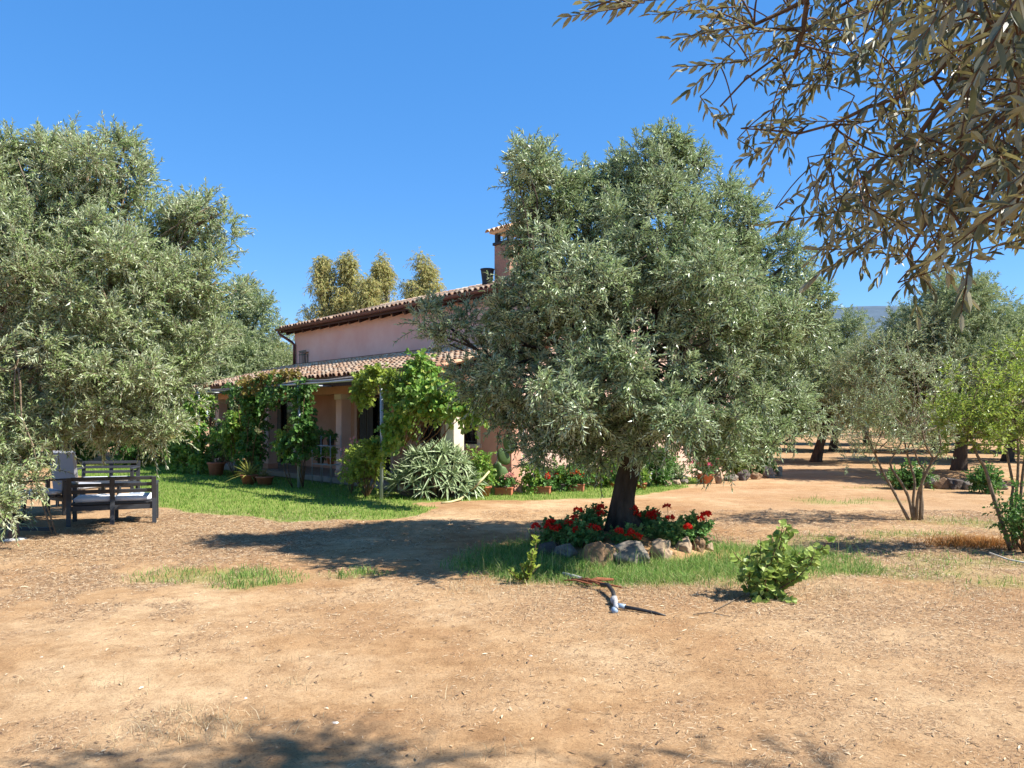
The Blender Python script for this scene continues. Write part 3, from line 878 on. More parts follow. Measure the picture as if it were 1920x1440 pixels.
# ---- eucalyptus behind the house
def eucalyptus():
    labs = ['narrow eucalyptus tree, leftmost of those above the roof', 'tall pointed eucalyptus tree, second from the left above the roof',
            'low brownish eucalyptus tree in the gap above the roof', 'forked eucalyptus tree with brown leaves, third tall one above the roof',
            'broad eucalyptus tree, rightmost and widest above the roof', 'brownish eucalyptus tree beside the downpipe corner of the house']
    spec = [(606, 487, 62, .0, 48), (650, 482, 62, 0, 46), (690, 520, 60, 0, 44), (718, 485, 64, 0, 46), (795, 480, 60, 0, 62), (515, 640, 50, 0, 46)]
    for k, (px, py, d, _, wpx) in enumerate(spec):
        g = np.random.default_rng(60 + k)
        topz = EYE + (HOR - py) / FPX * d
        b = np.array([(px - 960) / FPX * d, d, 0.0])
        T = thing('eucalyptus_tree', labs[k], 'tree', b, group='eucalyptus trees behind the house')
        tr = MB()
        zz = np.linspace(0, topz * .97, 9)
        pts = b + np.stack([np.cumsum(g.normal(0, .08, 9)), np.zeros(9), zz], 1)
        tr.tube(pts, np.linspace(.28, .03, 9), 8, .1, k)
        tr.build('trunk', M['euca_bark'], T, True)
        w = wpx * 1.8 / FPX * d
        lob = []
        for q in range(64):
            h = g.uniform(.2, 1.0) ** .8
            rad = w * (1.12 - 1.05 * h ** 1.35) * g.uniform(.15, .9)
            a = g.uniform(0, 6.28)
            lob.append((b + [cos(a) * rad, sin(a) * rad, topz * h - .35], (.55 + .3 * (1 - h),) * 2 + (.85,)))
        br = MB()
        for q, (c, r) in enumerate(lob):
            s = pts[min(8, max(1, int((c[2] - 1.2) / topz * 8)))]
            limb(br, s, c, .05, .015, .1, 5, 5, k * 40 + q, 0)
        fo = MB()
        C = clumps_in(lob, .95, g, .4, 1.1)
        shoots(fo, C, g.uniform(.22, .5, len(C)), 11, 9, .5, .22, .065, up=.0, out=.6, droop=.45, ang=40, g=g, flop=.9)
        fo.build('crown', M['euca'], T); br.build('branches', M['euca_bark'], T, True)
eucalyptus()

# ---- far wood: a continuous mass along the horizon
def far_wood():
    g = np.random.default_rng(77)
    lob = []
    for k in range(70):
        a = R(g.uniform(-52, 52)); d = g.uniform(72, 105)
        lob.append(((sin(a) * d, cos(a) * d, g.uniform(1.2, 3.6)), (3.2, 3.2, 2.6)))
    fo = MB(); C = clumps_in(lob, 1.6, g)
    shoots(fo, C, g.uniform(.6, 1.1, len(C)), 9, 8, 1.0, .42, .12, g=g)
    tag(fo.build('far_wood', M['olive_far']), 'mass of grey green trees closing the horizon behind the orchard', 'wood', kind='stuff')
far_wood()

# ------------------------------------------------------------------ the house (local axes: x along the porch towards the right, y into the house)
HO = np.array([-4.85, 17.6, 0.0]); HA = R(-48)
def hw(u, v, z=0.0):
    return np.array([HO[0] + u * cos(HA) - v * sin(HA), HO[1] + u * sin(HA) + v * cos(HA), z])
house = thing('farmhouse', 'pink stucco farmhouse with barrel tiled roofs and an open pillared porch', 'house', HO, HA)

def tiles(u0, u1, v0, z0, v1, z1, seed, lip=.06):
    """barrel tiles laid in courses from the eave (v0,z0) up to (v1,z1)"""
    g = np.random.default_rng(seed)
    ln = math.hypot(v1 - v0, z1 - z0); dv, dz = (v1 - v0) / ln, (z1 - z0) / ln
    cov, pan = MB(), MB()
    sp = .205; ncol = int((u1 - u0) / sp); sp = (u1 - u0) / ncol
    exp_ = .34; nc = int(math.ceil(ln / exp_))
    ang = np.linspace(0, pi, 8)
    for i in range(ncol):
        uc = u0 + sp * (i + .5)
        for j in range(nc):
            t0 = -lip + j * exp_ + g.normal() * .014; t1 = min(t0 + exp_ + .07, ln)
            if t1 - t0 < .06: continue
            cu = uc + g.normal() * .008
            V = []
            for t, r, h in ((t0, .088, .030), (t1, .070, .004)):
                for a in ang:
                    x = cu + cos(a) * r; n = h + sin(a) * r
                    V.append((x, v0 + dv * t - dz * n, z0 + dz * t + dv * n))
            m = len(ang)
            # a little thickness at the open end
            for a in ang:
                x = cu + cos(a) * .072; n = .030 + sin(a) * .072
                V.append((x, v0 + dv * t0 - dz * n, z0 + dz * t0 + dv * n))
            F = [(k, k + 1, m + k + 1, m + k) for k in range(m - 1)] + [(2 * m + k, 2 * m + k + 1, k + 1, k) for k in range(m - 1)]
            cov.add(V, F)
    an2 = np.linspace(pi, 2 * pi, 6)
    for i in range(ncol + 1):
        uc = u0 + sp * i
        V = []
        for t in (-lip * .6, ln):
            for a in an2:
                x = uc + cos(a) * .09; n = .045 + sin(a) * .05
                V.append((x, v0 + dv * t - dz * n, z0 + dz * t + dv * n))
        m = len(an2)
        pan.add(V, [(k, k + 1, m + k + 1, m + k) for k in range(m - 1)])
    return cov, pan

def roof(u0, u1, v0, z0, v1, z1, seed, name, parent, back=None):
    cov, pan = tiles(u0, u1, v0, z0, v1, z1, seed)
    if back:
        c2, p2 = tiles(u0, u1, back[0], z0, v1, z1, seed + 1)
        cov.V += c2.V; [cov.F[k].extend([f + cov.n for f in c2.F[k]]) for k in (3, 4)]; cov.n += c2.n
        pan.V += p2.V; [pan.F[k].extend([f + pan.n for f in p2.F[k]]) for k in (3, 4)]; pan.n += p2.n
        ang = np.linspace(0, pi, 8)                                  # ridge caps
        for i in range(int((u1 - u0) / .36)):
            a0 = u0 + i * .36; V = []
            for t, r in ((a0, .12), (min(a0 + .41, u1), .10)):
                for a in ang: V.append((t, v1 + cos(a) * r, z1 + .02 + sin(a) * r))
            cov.add(V, [(k, k + 1, 9 + k, 8 + k) for k in range(7)])
    rt = cov.build(name, M['tile'], parent, True, True)
    pan.build('pan_tiles', M['pan'], rt, True, True)
    return rt

U0, U1 = -8.7, 3.9
VL, VU = 3.0, 4.2              # ground floor wall, upper wall
def wall_open(mb, u0, u1, z0, z1, v, th, ops):
    us = sorted({u0, u1, *[o[0] for o in ops], *[o[1] for o in ops]})
    for a, b in zip(us[:-1], us[1:]):
        zs = [z0]
        for o in sorted(ops, key=lambda q: q[2]):
            if o[0] <= a + 1e-6 and o[1] >= b - 1e-6: zs += [o[2], o[3]]
        zs.append(z1)
        for k in range(0, len(zs), 2):
            if zs[k + 1] - zs[k] > 1e-4: mb.box((a, v, zs[k]), (b, v + th, zs[k + 1]))

DOOR1 = (-7.75, -6.35, .16, 2.2); DOOR2 = (-2.5, -.8, .16, 2.25); WIN1 = (.55, 1.4, 1.0, 2.05); WIN2 = (2.15, 2.75, 1.02, 2.05); WINU = (-8.05, -7.7, 3.42, 3.85)
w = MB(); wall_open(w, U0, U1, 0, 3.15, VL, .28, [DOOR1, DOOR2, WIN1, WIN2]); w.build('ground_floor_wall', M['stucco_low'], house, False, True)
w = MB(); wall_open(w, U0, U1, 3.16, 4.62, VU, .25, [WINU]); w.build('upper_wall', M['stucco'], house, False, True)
w = MB()
w.box((U1 - .28, VL + .284, 0), (U1 - .004, 12.0, 3.155)); w.box((U1 - .25, VU + .254, 3.16), (U1 - .006, 11.8, 4.6))
# gable triangle on the lit end
w.add([(U1 - .006, VU + .26, 4.6), (U1 - .006, 11.8, 4.6), (U1 - .006, 7.95, 5.72), (U1 - .25, VU + .26, 4.6), (U1 - .25, 11.8, 4.6), (U1 - .25, 7.95, 5.72)], [(0, 1, 2), (5, 4, 3)])
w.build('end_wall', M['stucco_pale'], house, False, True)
w = MB(); w.box((U0 + .004, VL + .284, 0), (U0 + .28, 12, 3.155)); w.box((U0 + .006, VU + .254, 3.16), (U0 + .25, 11.8, 4.6)); w.box((U0 + .3, 11.8, 0), (U1 - .3, 12, 4.6))
w.add([(U0 + .006, VU + .26, 4.6), (U0 + .006, 11.8, 4.6), (U0 + .006, 7.95, 5.72), (U0 + .25, VU + .26, 4.6), (U0 + .25, 11.8, 4.6), (U0 + .25, 7.95, 5.72)], [(2, 1, 0), (3, 4, 5)])
w.build('rear_walls', M['stucco'], house, False, True)
w = MB(); w.box((U0 + .3, VL + .284, 3.05), (U1 - .3, VU + .3, 3.16)); w.build('ceiling', M['wood'], house, False, True)
# roofs
r1 = roof(U0 - .35, U1 + .4, VU - .36, 4.70, 7.95, 5.86, 3, 'main_roof', house, back=(12.2,))
r2 = roof(U0 - .3, U1 + .25, .9, 2.58, VU - .02, 3.40, 5, 'porch_roof', house)
w = MB()
for (v0, z0, v1, z1, ua, ub) in ((VU - .32, 4.65, 7.95, 5.80, U0 - .3, U1 + .36),):
    w.add([(ua, v0, z0), (ub, v0, z0), (ub, v1, z1), (ua, v1, z1), (ua, v0, z0 - .05), (ub, v0, z0 - .05), (ub, v1, z1 - .05), (ua, v1, z1 - .05)],
          [(0, 1, 2, 3), (7, 6, 5, 4), (0, 4, 5, 1), (1, 5, 6, 2), (2, 6, 7, 3), (3, 7, 4, 0)])
for k in range(22):
    u = U0 + k * .6
    w.bar((u, VU - .31, 4.52), (u, VU - .01, 4.63), .07, .1)
w.build('eave_boards', M['wood'], r1, False, True)
w = MB()
w.add([(U0 - .27, .94, 2.53), (U1 + .22, .94, 2.53), (U1 + .22, VU - .03, 3.34), (U0 - .27, VU - .03, 3.34), (U0 - .27, .94, 2.49), (U1 + .22, .94, 2.49), (U1 + .22, VU - .03, 3.30), (U0 - .27, VU - .03, 3.30)],
      [(0, 1, 2, 3), (7, 6, 5, 4), (0, 4, 5, 1), (1, 5, 6, 2), (2, 6, 7, 3), (3, 7, 4, 0)])
for k in range(19):
    u = U0 - .05 + k * .7
    w.bar((u, 1.0, 2.45), (u, VL - .02, 2.93), .08, .12)
w.build('porch_ceiling_boards', M['wood'], r2, False, True)
# gutters: half-round troughs
def gutter(u0, u1, v, z, r=.07):
    w = MB(); ang = np.linspace(pi, 2 * pi, 9)
    V = []
    for u in (u0, u1):
        for a in ang: V.append((u, v + cos(a) * r, z + sin(a) * r * 1.15))
        for a in ang[::-1]: V.append((u, v + cos(a) * (r - .008), z + sin(a) * (r - .008) * 1.15))
    n = 18
    w.add(V, [(k, (k + 1) % n, n + (k + 1) % n, n + k) for k in range(n)])
    w.add([V[k] for k in range(9)] + [(u0, v, z)], [(k, k + 1, 9) for k in range(8)])
    w.add([V[n + k] for k in range(9)] + [(u1, v, z)], [(k + 1, k, 9) for k in range(8)])
    return w
gutter(U0 - .38, U1 + .42, VU - .48, 4.70).build('gutter', M['gutter'], house, False, True)
gutter(U0 - .32, U1 + .27, .76, 2.57).build('gutter', M['gutter'], house, False, True)
w = MB(); w.box((U0 - .3, VU - .39, 4.56), (U1 + .36, VU - .35, 4.69)); w.build('fascia_board', M['wood'], house, False, True)
w = MB(); w.box((U0 - .27, .85, 2.36), (U1 + .22, .91, 2.555)); w.build('fascia_board', M['wood'], house, False, True)
w = MB(); w.box((U1 + .20, .80, 2.42), (U1 + .42, .92, 2.64), .02); w.build('gutter_end', M['redmetal'], house, False, True)
# porch beam on the pillars
w = MB(); w.box((U0 - .05, 1.55, 2.22), (U1 + .1, 1.87, 2.5)); w.build('porch_beam', M['stucco_low'], house, False, True)
for k, u in enumerate((-8.9, -5.2, -1.0, 3.57)):
    w = MB(); w.box((u - .14, 1.57, .15), (u + .14, 1.85, 2.08), .012); pl = w.build('porch_pillar', M['stucco_pale'] if k != 3 else M['cream'], house, False, True)
    w = MB(); w.box((u - .17, 1.54, 2.08), (u + .17, 1.88, 2.22), .012); w.build('capital', M['cream'], pl, False, True)
    w = MB(); w.box((u - .16, 1.55, .15), (u + .16, 1.87, .30), .01); w.build('plinth', M['stucco_low'], pl, False, True)
w = MB(); w.box((U0 - .4, 1.32, 0), (U1 + .1, VL + .01, .15), .02); w.build('porch_floor', M['slab'], house, False, True)
# doors and windows
def frame(o, v, wd=.07, th=.05):
    w = MB(); a, b, z0, z1 = o
    w.box((a, v, z0), (a + wd, v + th, z1)); w.box((b - wd, v, z0), (b, v + th, z1)); w.box((a + wd, v, z1 - wd), (b - wd, v + th, z1))
    return w
def trim(o, v, wd=.11, sill=True):
    w = MB(); a, b, z0, z1 = o
    w.box((a - wd, v - .02, z0), (a, v + .1, z1 + wd)); w.box((b, v - .02, z0), (b + wd, v + .1, z1 + wd)); w.box((a, v - .022, z1), (b, v + .1, z1 + wd))
    if sill: w.box((a - wd - .03, v - .06, z0 - .08), (b + wd + .03, v + .1, z0))
    return w
for nm, o in (('door', DOOR1), ('door', DOOR2)):
    w = MB(); w.box((o[0] + .07, VL + .14, o[2]), (o[1] - .07, VL + .18, o[3] - .07)); dr_ = w.build(nm, M['glass'], house, False, True)
    frame(o, VL + .10).build('frame', M['wood'], dr_, False, True)
    trim(o, VL, .12, False).build('surround', M['cream'] if o is DOOR1 else M['stucco_pale'], dr_, False, True)
    w = MB()
    for q in np.arange(o[0] + .1, o[1] - .1, .085):                # hanging strip curtain
        if q < o[0] + (o[1] - o[0]) * (.45 if o is DOOR2 else .3):
            w.box((q, VL + .02 + .012 * (int(q * 20) % 2), o[2] + .04), (q + .07, VL + .035 + .012 * (int(q * 20) % 2), o[3] - .1))
    w.build('strip_curtain', M['curtain'], dr_, False, True)
def scroll_bars(o, v, belly):
    w = MB(); a, b, z0, z1 = o; n = max(3, int((b - a) / .12))
    for k in range(n + 1):
        u = a + (b - a) * k / n
        t = np.linspace(0, 1, 12)
        z = z0 + (z1 - z0) * t
        out_ = belly * np.sin(t * pi) ** 1.5 * (1.3 - .6 * t)
        sw = .028 * np.sin(t * 2 * pi * 1.5 + k)
        w.tube(np.stack([u + sw * (0 < k < n), v - .03 - out_, z], 1), .008, 6)
    for z in (z0 + .06, z1 - .06):
        w.bar((a, v - .035, z), (b, v - .035, z), .02, .02)
    for k in range(n):                                             # small scrolls
        c = (a + (b - a) * (k + .5) / n, z0 + (z1 - z0) * .34)
        th = np.linspace(0, 4.2, 12)
        w.tube(np.stack([c[0] + np.cos(th) * (.05 - .007 * th), np.full(12, v - .03 - belly * .9), c[1] + np.sin(th) * (.06 - .008 * th)], 1), .006, 5)
    return w
for o in (WIN1, WIN2, WINU):
    v = VL if o is not WINU else VU
    w = MB(); w.box((o[0] + .05, v + .14, o[2]), (o[1] - .05, v + .16, o[3] - .05)); wn_ = w.build('window', M['glass'], house, False, True)
    f = frame(o, v + .11, .05); f.box((o[0] + .05, v + .11, o[2]), (o[1] - .05, v + .14, o[2] + .05)); f.bar(((o[0] + o[1]) / 2, v + .125, o[2] + .05), ((o[0] + o[1]) / 2, v + .125, o[3] - .05), .03, .04)
    f.build('frame', M['wood'] if o is not WINU else M['cream'], wn_, False, True)
    if o is not WINU:
        trim(o, v).build('surround', M['cream'], wn_, False, True)
        scroll_bars(o, v, .13).build('iron_grille', M['iron'], wn_, False, True)
    else:
        w = MB()
        for k in range(5):
            u = o[0] - .02 + (o[1] - o[0] + .04) * k / 4
            w.bar((u, v - .13, o[2] - .03), (u, v - .13, o[3] + .04), .016, .016)
        for z in (o[2] - .03, o[3] + .04, o[3] - .08):
            w.bar((o[0] - .08, v - .13, z), (o[1] + .08, v - .13, z), .02, .03)
        for u in (o[0] - .02, o[1] + .02):
            for z in (o[2], o[3]): w.bar((u, v - .13, z), (u, v, z), .016, .016)
        w.build('iron_grille', M['greeniron'], wn_, False, True)
# end wall window (behind the ringed olive)
w = MB(); w.box((U1 - .02, 6.5, 1.0), (U1 + .004, 7.4, 2.1)); ew = w.build('window', M['glass'], house, False, True)
w = MB(); w.box((U1 - .01, 6.38, .9), (U1 + .05, 7.52, 1.0)); w.box((U1 - .01, 6.4, 1.0), (U1 + .03, 6.5, 2.2)); w.box((U1 - .01, 7.4, 1.0), (U1 + .03, 7.5, 2.2)); w.box((U1 - .01, 6.5, 2.1), (U1 + .028, 7.4, 2.2))
w.build('surround', M['cream'], ew, False, True)
# downpipes
w = MB(); w.tube([(U0 - .25, VU - .48, 4.63), (U0 - .22, VU - .46, 4.52), (U0 - .02, VU - .09, 4.25), (U0 + .1, VU - .07, 4.15), (U0 + .1, VU - .07, 3.42)], .045, 10)
w.build('downpipe', M['gutter'], house, True, True)
w = MB(); w.tube([(U0 - .25, .78, 2.5), (U0 - .25, .85, 2.42), (U0 - .35, 1.35, 2.25), (U0 - .37, 1.42, 2.1), (U0 - .37, 1.42, .1)], .04, 10)
w.build('downpipe', M['gutter'], house, True, True)
# flashing where the porch roof meets the upper wall
w = MB(); w.box((U0 - .1, VU - .06, 3.40), (U1 + .1, VU - .003, 3.50)); w.build('flashing', M['pan'], house, False, True)
# chimney with its open tiled cap, and a dark metal flue pot
cu, cv = -.05, 6.5
w = MB(); w.box((cu - .32, cv - .32, 5.1), (cu + .32, cv + .32, 6.52), .01); ch = w.build('chimney', M['brick'], r1, False, True)
w = MB(); w.box((cu - .36, cv - .36, 6.52), (cu + .36, cv + .36, 6.60), .01)
for a in (-1, 1):
    for b in (-1, 1): w.box((cu + a * .25 - .06, cv + b * .25 - .06, 6.60), (cu + a * .25 + .06, cv + b * .25 + .06, 6.86))
w.build('chimney_posts', M['black'], ch, False, True)
w = MB()
w.box((cu - .42, cv - .42, 6.86), (cu + .42, cv + .42, 6.91))
for sgn in (-1, 1):
    for i in range(5):
        uc = cu - .40 + i * .2; ang = np.linspace(0, pi, 7); V = []
        for vv, zz in ((cv + sgn * .52, 6.88), (cv, 7.06)):
            for a in ang: V.append((uc + cos(a) * .095, vv, zz + sin(a) * .085))
        w.add(V, [(k, k + 1, 8 + k, 7 + k) for k in range(6)])
w.build('chimney_cap', M['tile'], ch, True, True)
w = MB(); w.lathe((-.52, 6.05, 5.1), [(0, 0), (.15, 0), (.15, .40), (.19, .72), (.21, .76), (.18, .76), (.13, .6), (0, .6)], 14); w.build('flue_pot', M['black'], r1, True, True)

# ------------------------------------------------------------------ pergola of steel posts in front of the porch
def wtube(mb, pts, r, n=8, **k): mb.tube([hw(*p) for p in pts], r, n, **k)
pg = thing('pergola', 'thin galvanised pergola of upright poles and rails before the porch', 'pergola', HO)
PB = 2.39
for u in (-6.2, 0.0, 3.45):
    w = MB(); wtube(w, [(u, 0, -.1), (u + .02, 0, 1.2), (u, 0, PB + .05)], .034, 10); w.build('pole', M['galv'], pg, True)
for pts in ([(-6.5, 0, PB - .06), (-3, 0, PB), (0, .0, PB), (3.7, 0, PB)],):
    w = MB(); wtube(w, pts, .03, 8); w.build('rail', M['galv'], pg, True)
for u in (-6.2, 0.0, 3.45):
    w = MB(); wtube(w, [(u, 0.03, PB - .03), (u, .82, PB - .03)], .022, 8); w.build('cross_rail', M['galv'], pg, True)
w = MB()
sh = [(-6.4, .02, PB - .02), (-3.2, .02, PB - .05), (-.1, .02, PB + .0), (2.6, .02, PB + .0)]
for a, b in zip(sh[:-1], sh[1:]):
    A, B_ = hw(*a), hw(*b); A2, B2 = hw(a[0], .16, a[2] + .07), hw(b[0], .16, b[2] + .07)
    w.tube([A + [0, 0, .05], (A + B_) / 2 + [0, 0, .02], B_ + [0, 0, .05]], .045, 8, .3, 3)
w.build('rolled_shade_mat', solid('grey_reed_mat', (.16, .14, .13), (.08, .07, .065), 14, .9), pg, True)

# ------------------------------------------------------------------ leafy plants
def plant(name, label, cat, base, clumps, r, per, lps, sl, ll, lw, mat, group=None, hexa=True, stems=True, seed=0, stem_from=None, stem_r=.012, stem_mat='twig', part='foliage', stem_every=None, **kw):
    g = np.random.default_rng(seed + 900)
    T = thing(name, label, cat, base, group=group)
    fo = MB(); st = MB()
    C = np.asarray(clumps, float)
    shoots(fo, C, r, per, lps, sl, ll, lw, hexa=hexa, stems=None, g=g, **kw)
    fo.build(part, M[mat], T)
    stem_every = stem_every or (5 if name == 'climbing_vine' else 2)
    if stems:
        for k, c in enumerate(C):
            if k % stem_every: continue
            s = np.array(base if stem_from is None else stem_from(c), float)
            limb(st, s, c, stem_r, stem_r * .4, .15, 6, 6, seed * 31 + k, 0)
        st.build('stem', M[stem_mat], T, True)
    return T

def vol(c, r, n, seed=0, lo=.1, hi=1.0):
    g = np.random.default_rng(seed + 50)
    return np.array(c) + rdir(n, g) * g.uniform(lo, hi, n)[:, None] ** .6 * np.array(r)

def along(pts, n, r, seed=0):
    g = np.random.default_rng(seed + 70)
    pts = np.array(pts, float); t = g.uniform(0, len(pts) - 1, n); i = np.minimum(t.astype(int), len(pts) - 2); f = (t - i)[:, None]
    return pts[i] * (1 - f) + pts[i + 1] * f + rdir(n, g) * g.uniform(.1, 1, n)[:, None] * np.array(r)

GV = 'vines climbing the pergola'
# vine on the middle pole
b = hw(0.05, .08); c = np.concatenate([along([hw(.05, .1, .75), hw(.1, .1, 1.4), hw(.0, .1, 1.9)], 26, (.24, .24, .22), 1), along([hw(-.1, 0, 2.0), hw(.3, .1, 2.55)], 9, (.2, .2, .16), 2), vol(hw(-.42, -.1, .95), (.14, .14, .3), 5, 3)])
plant('climbing_vine', 'green vine wrapped round the middle pole of the pergola', 'vine', b, c, .13, 9, 7, .2, .10, .095, 'darkvine', GV, seed=1, up=.1, droop=.3, ang=60, flop=.5)
c = vol(hw(-.50, -.12, 1.05), (.13, .12, .33), 8, 4)
plant('climbing_vine', 'lone lime green shoot dangling left of the middle pole', 'vine', hw(-.3, 0), c, .1, 8, 6, .15, .10, .09, 'lime', GV, seed=2, up=-.2, droop=.4, flop=.7, ang=60)
# mass between the left and middle poles
c = np.concatenate([along([hw(-3.4, .3, .5), hw(-3.0, .2, 1.3), hw(-2.6, .15, 2.2)], 30, (.36, .3, .3), 5), along([hw(-4.3, .1, 2.35), hw(-2.2, .0, 2.4), hw(-.8, 0, 2.42)], 11, (.15, .15, .12), 6)])
plant('climbing_vine', 'dark vine mass hiding the porch between its left and middle poles', 'vine', hw(-3.2, .3), c, .16, 11, 7, .24, .11, .1, 'darkvine', GV, seed=3, up=.0, droop=.35, ang=60, flop=.6)
c = along([hw(-4.6, .3, .8), hw(-4.1, .2, 1.3), hw(-3.9, .2, 1.7)], 28, (.5, .35, .28), 7)
plant('climbing_vine', 'light green leafy vine left of the dark vine mass', 'vine', hw(-4.3, .3), c, .16, 10, 7, .22, .11, .1, 'vine', GV, seed=4, up=.15, droop=.3, ang=60, flop=.5)
c = along([hw(-3.6, 0, 2.4), hw(-2.6, -.05, 2.42), hw(-1.6, 0, 2.5), hw(-.6, .2, 2.62)], 22, (.25, .15, .12), 8)
plant('climbing_vine', 'yellowing vine shoots lying along the pergola rail and eave', 'vine', hw(-3.0, .3), c, .12, 8, 6, .2, .1, .09, 'ochre', GV, seed=5, up=.3, droop=.2, ang=60, stems=False)
# left pole
c = np.concatenate([along([hw(-6.2, 0, .3), hw(-6.3, 0, 1.1), hw(-6.3, 0, 2.2)], 36, (.36, .36, .3), 9), vol(hw(-7.0, -.3, .6), (.5, .4, .5), 20, 10)])
plant('climbing_vine', 'bright vine on the leftmost pole of the pergola', 'vine', hw(-6.3, .05), c, .15, 10, 7, .24, .11, .1, 'vine', GV, seed=6, up=.05, droop=.3, ang=60, flop=.5)
# right pole: arch of leaves and the big mass to its right
c = np.concatenate([along([hw(2.7, 0, 2.0), hw(2.85, 0, 2.35), hw(3.4, 0, 2.5), hw(3.9, 0, 2.35), hw(4.0, 0, 2.0)], 32, (.14, .18, .14), 11)])
plant('climbing_vine', 'yellow tipped vine arching over the top of the right pole', 'vine', hw(3.4, .1), c, .12, 9, 7, .19, .1, .09, 'lime', GV, seed=7, up=.0, droop=.35, ang=60, flop=.6, stem_from=lambda q: hw(3.42, .03, 2.0))
c = np.concatenate([along([hw(3.6, .0, 1.0), hw(4.0, .1, 1.6), hw(4.4, .2, 1.9)], 24, (.3, .25, .25), 12), vol(hw(4.75, .25, 1.95), (.5, .4, .38), 36, 13), along([hw(4.2, .2, 2.2), hw(4.35, .3, 2.75)], 10, (.16, .16, .14), 14),
                    along([hw(5.0, .3, 1.9), hw(5.7, .4, 1.75), hw(6.1, .4, 1.7)], 14, (.16, .16, .12), 15)])
plant('climbing_vine', 'big fresh green vine spreading right of the right pole under the eave corner', 'vine', hw(3.7, .15), c, .15, 10, 7, .22, .105, .095, 'vine', GV, seed=8, up=.1, droop=.3, ang=60, flop=.5, stem_from=lambda q: hw(3.6, .12, .5) * .5 + (q + [0, 0, -.2]) * .5)
c = np.concatenate([vol(hw(2.85, -.1, .65), (.42, .35, .3), 22, 16), vol(hw(3.3, -.1, 1.0), (.18, .2, .28), 12, 17), vol(hw(2.2, .2, .75), (.3, .25, .2), 9, 18)])
plant('rose_bush', 'lime green rose bush at the foot of the right pole', 'bush', hw(2.9, 0), c, .13, 10, 7, .2, .085, .06, 'lime', None, seed=9, up=.25, droop=.2, ang=60)
c = vol(hw(1.75, .35, .85), (.22, .2, .25), 7, 19)
plant('rose_bush', 'rose bush with pale pink blooms beside the plant rack', 'bush', hw(1.8, .3), c, .12, 7, 6, .18, .08, .055, 'palepink', None, seed=10, up=.25, droop=.2, ang=60)
# shrubs about the porch's left end
c = vol(hw(-5.4, .35, .75), (.5, .4, .5), 30, 20)
t_ = plant('potted_shrub', 'shrub with pale flowers in a clay pot by the left porch pillar', 'potted plant', hw(-5.4, .2), c + [0, 0, .15], .14, 9, 7, .2, .08, .06, 'darkvine', None, seed=11, up=.2, ang=60)
w = MB(); w.lathe(hw(-5.4, .2), [(0, .02), (.17, 0), (.22, .3), (.25, .33), (.25, .38), (.22, .38), (.2, .34), (0, .34)], 20); w.build('pot', M['terra'], t_, True)
def spiky(name, label, base, n, L, wd, mat, seed, potr=.17, poth=.24, curl=.35, pot=True):
    g = np.random.default_rng(seed)
    T = thing(name, label, 'potted plant', base)
    mb = MB(); b0 = np.array(base) + [0, 0, poth if pot else 0.02]
    strap_leaves(mb, b0, n, L, wd, g, curl)
    mb.build('foliage', M[mat], T)
    if pot:
        w = MB(); w.lathe(base, [(0, .02), (potr * .72, 0), (potr, poth * .85), (potr * 1.1, poth * .88), (potr * 1.1, poth), (potr * .95, poth), (potr * .9, poth * .9), (0, poth * .9)], 20)
        w.build('pot', M['terra'], T, True)
    return T
def strap_leaves(mb, b0, n, L, wd, g, curl=.35, axis_=(0, 0, 1), spread=1.0, lo=.15):
    """a rosette of tapering channelled leaves"""
    ax = unit(np.array(axis_, float)); e1 = unit(np.cross(ax, [.3, .9, .1])); e2 = np.cross(ax, e1)
    m = 6; t = np.linspace(0, 1, m)
    for k in range(n):
        q = (k + .5) / n
        a = k * 2.39996 + g.uniform(-.2, .2)
        el = (pi / 2) * (1 - spread * (lo + (1 - lo) * q)) + g.uniform(-.1, .1)
        hd = cos(a) * e1 + sin(a) * e2
        l = L * g.uniform(.75, 1.15) * (.65 + .35 * q)
        ce, se = cos(el), sin(el)
        rr = t * l
        pts = b0 + hd * (rr * ce)[:, None] + ax * (rr * se)[:, None] + np.array([0, 0, 1.0]) * (-(curl * l * q) * t ** 2)[:, None] + hd * (.05 * l * t ** 2)[:, None]
        s = unit(np.cross(hd * ce + ax * se, unit(ax * ce - hd * se + 1e-6)))
        u = unit(ax * ce - hd * se)
        wv = wd * np.clip(1.05 - t ** 1.4, .02, 1)
        V = np.stack([pts - s * (wv / 2)[:, None] + u * (wv * .28)[:, None], pts, pts + s * (wv / 2)[:, None] + u * (wv * .28)[:, None]], 1).reshape(-1, 3)
        F = []
        for i in range(m - 1):
            o = i * 3
            F += [(o + 1, o + 4, o + 3, o), (o + 2, o + 5, o + 4, o + 1)]
        mb.add(V, F)
spiky('spiky_potted_plant', 'yellow green spiky plant in a round clay pot on the lawn edge', hw(-1.9, -.35), 46, .62, .035, 'agave', 5, .2, .24)
spiky('spiky_potted_plant', 'small brown leaved plant in a clay pot between lawn and dark vine', hw(-1.35, -.2), 30, .35, .03, 'ochre', 6, .2, .22)

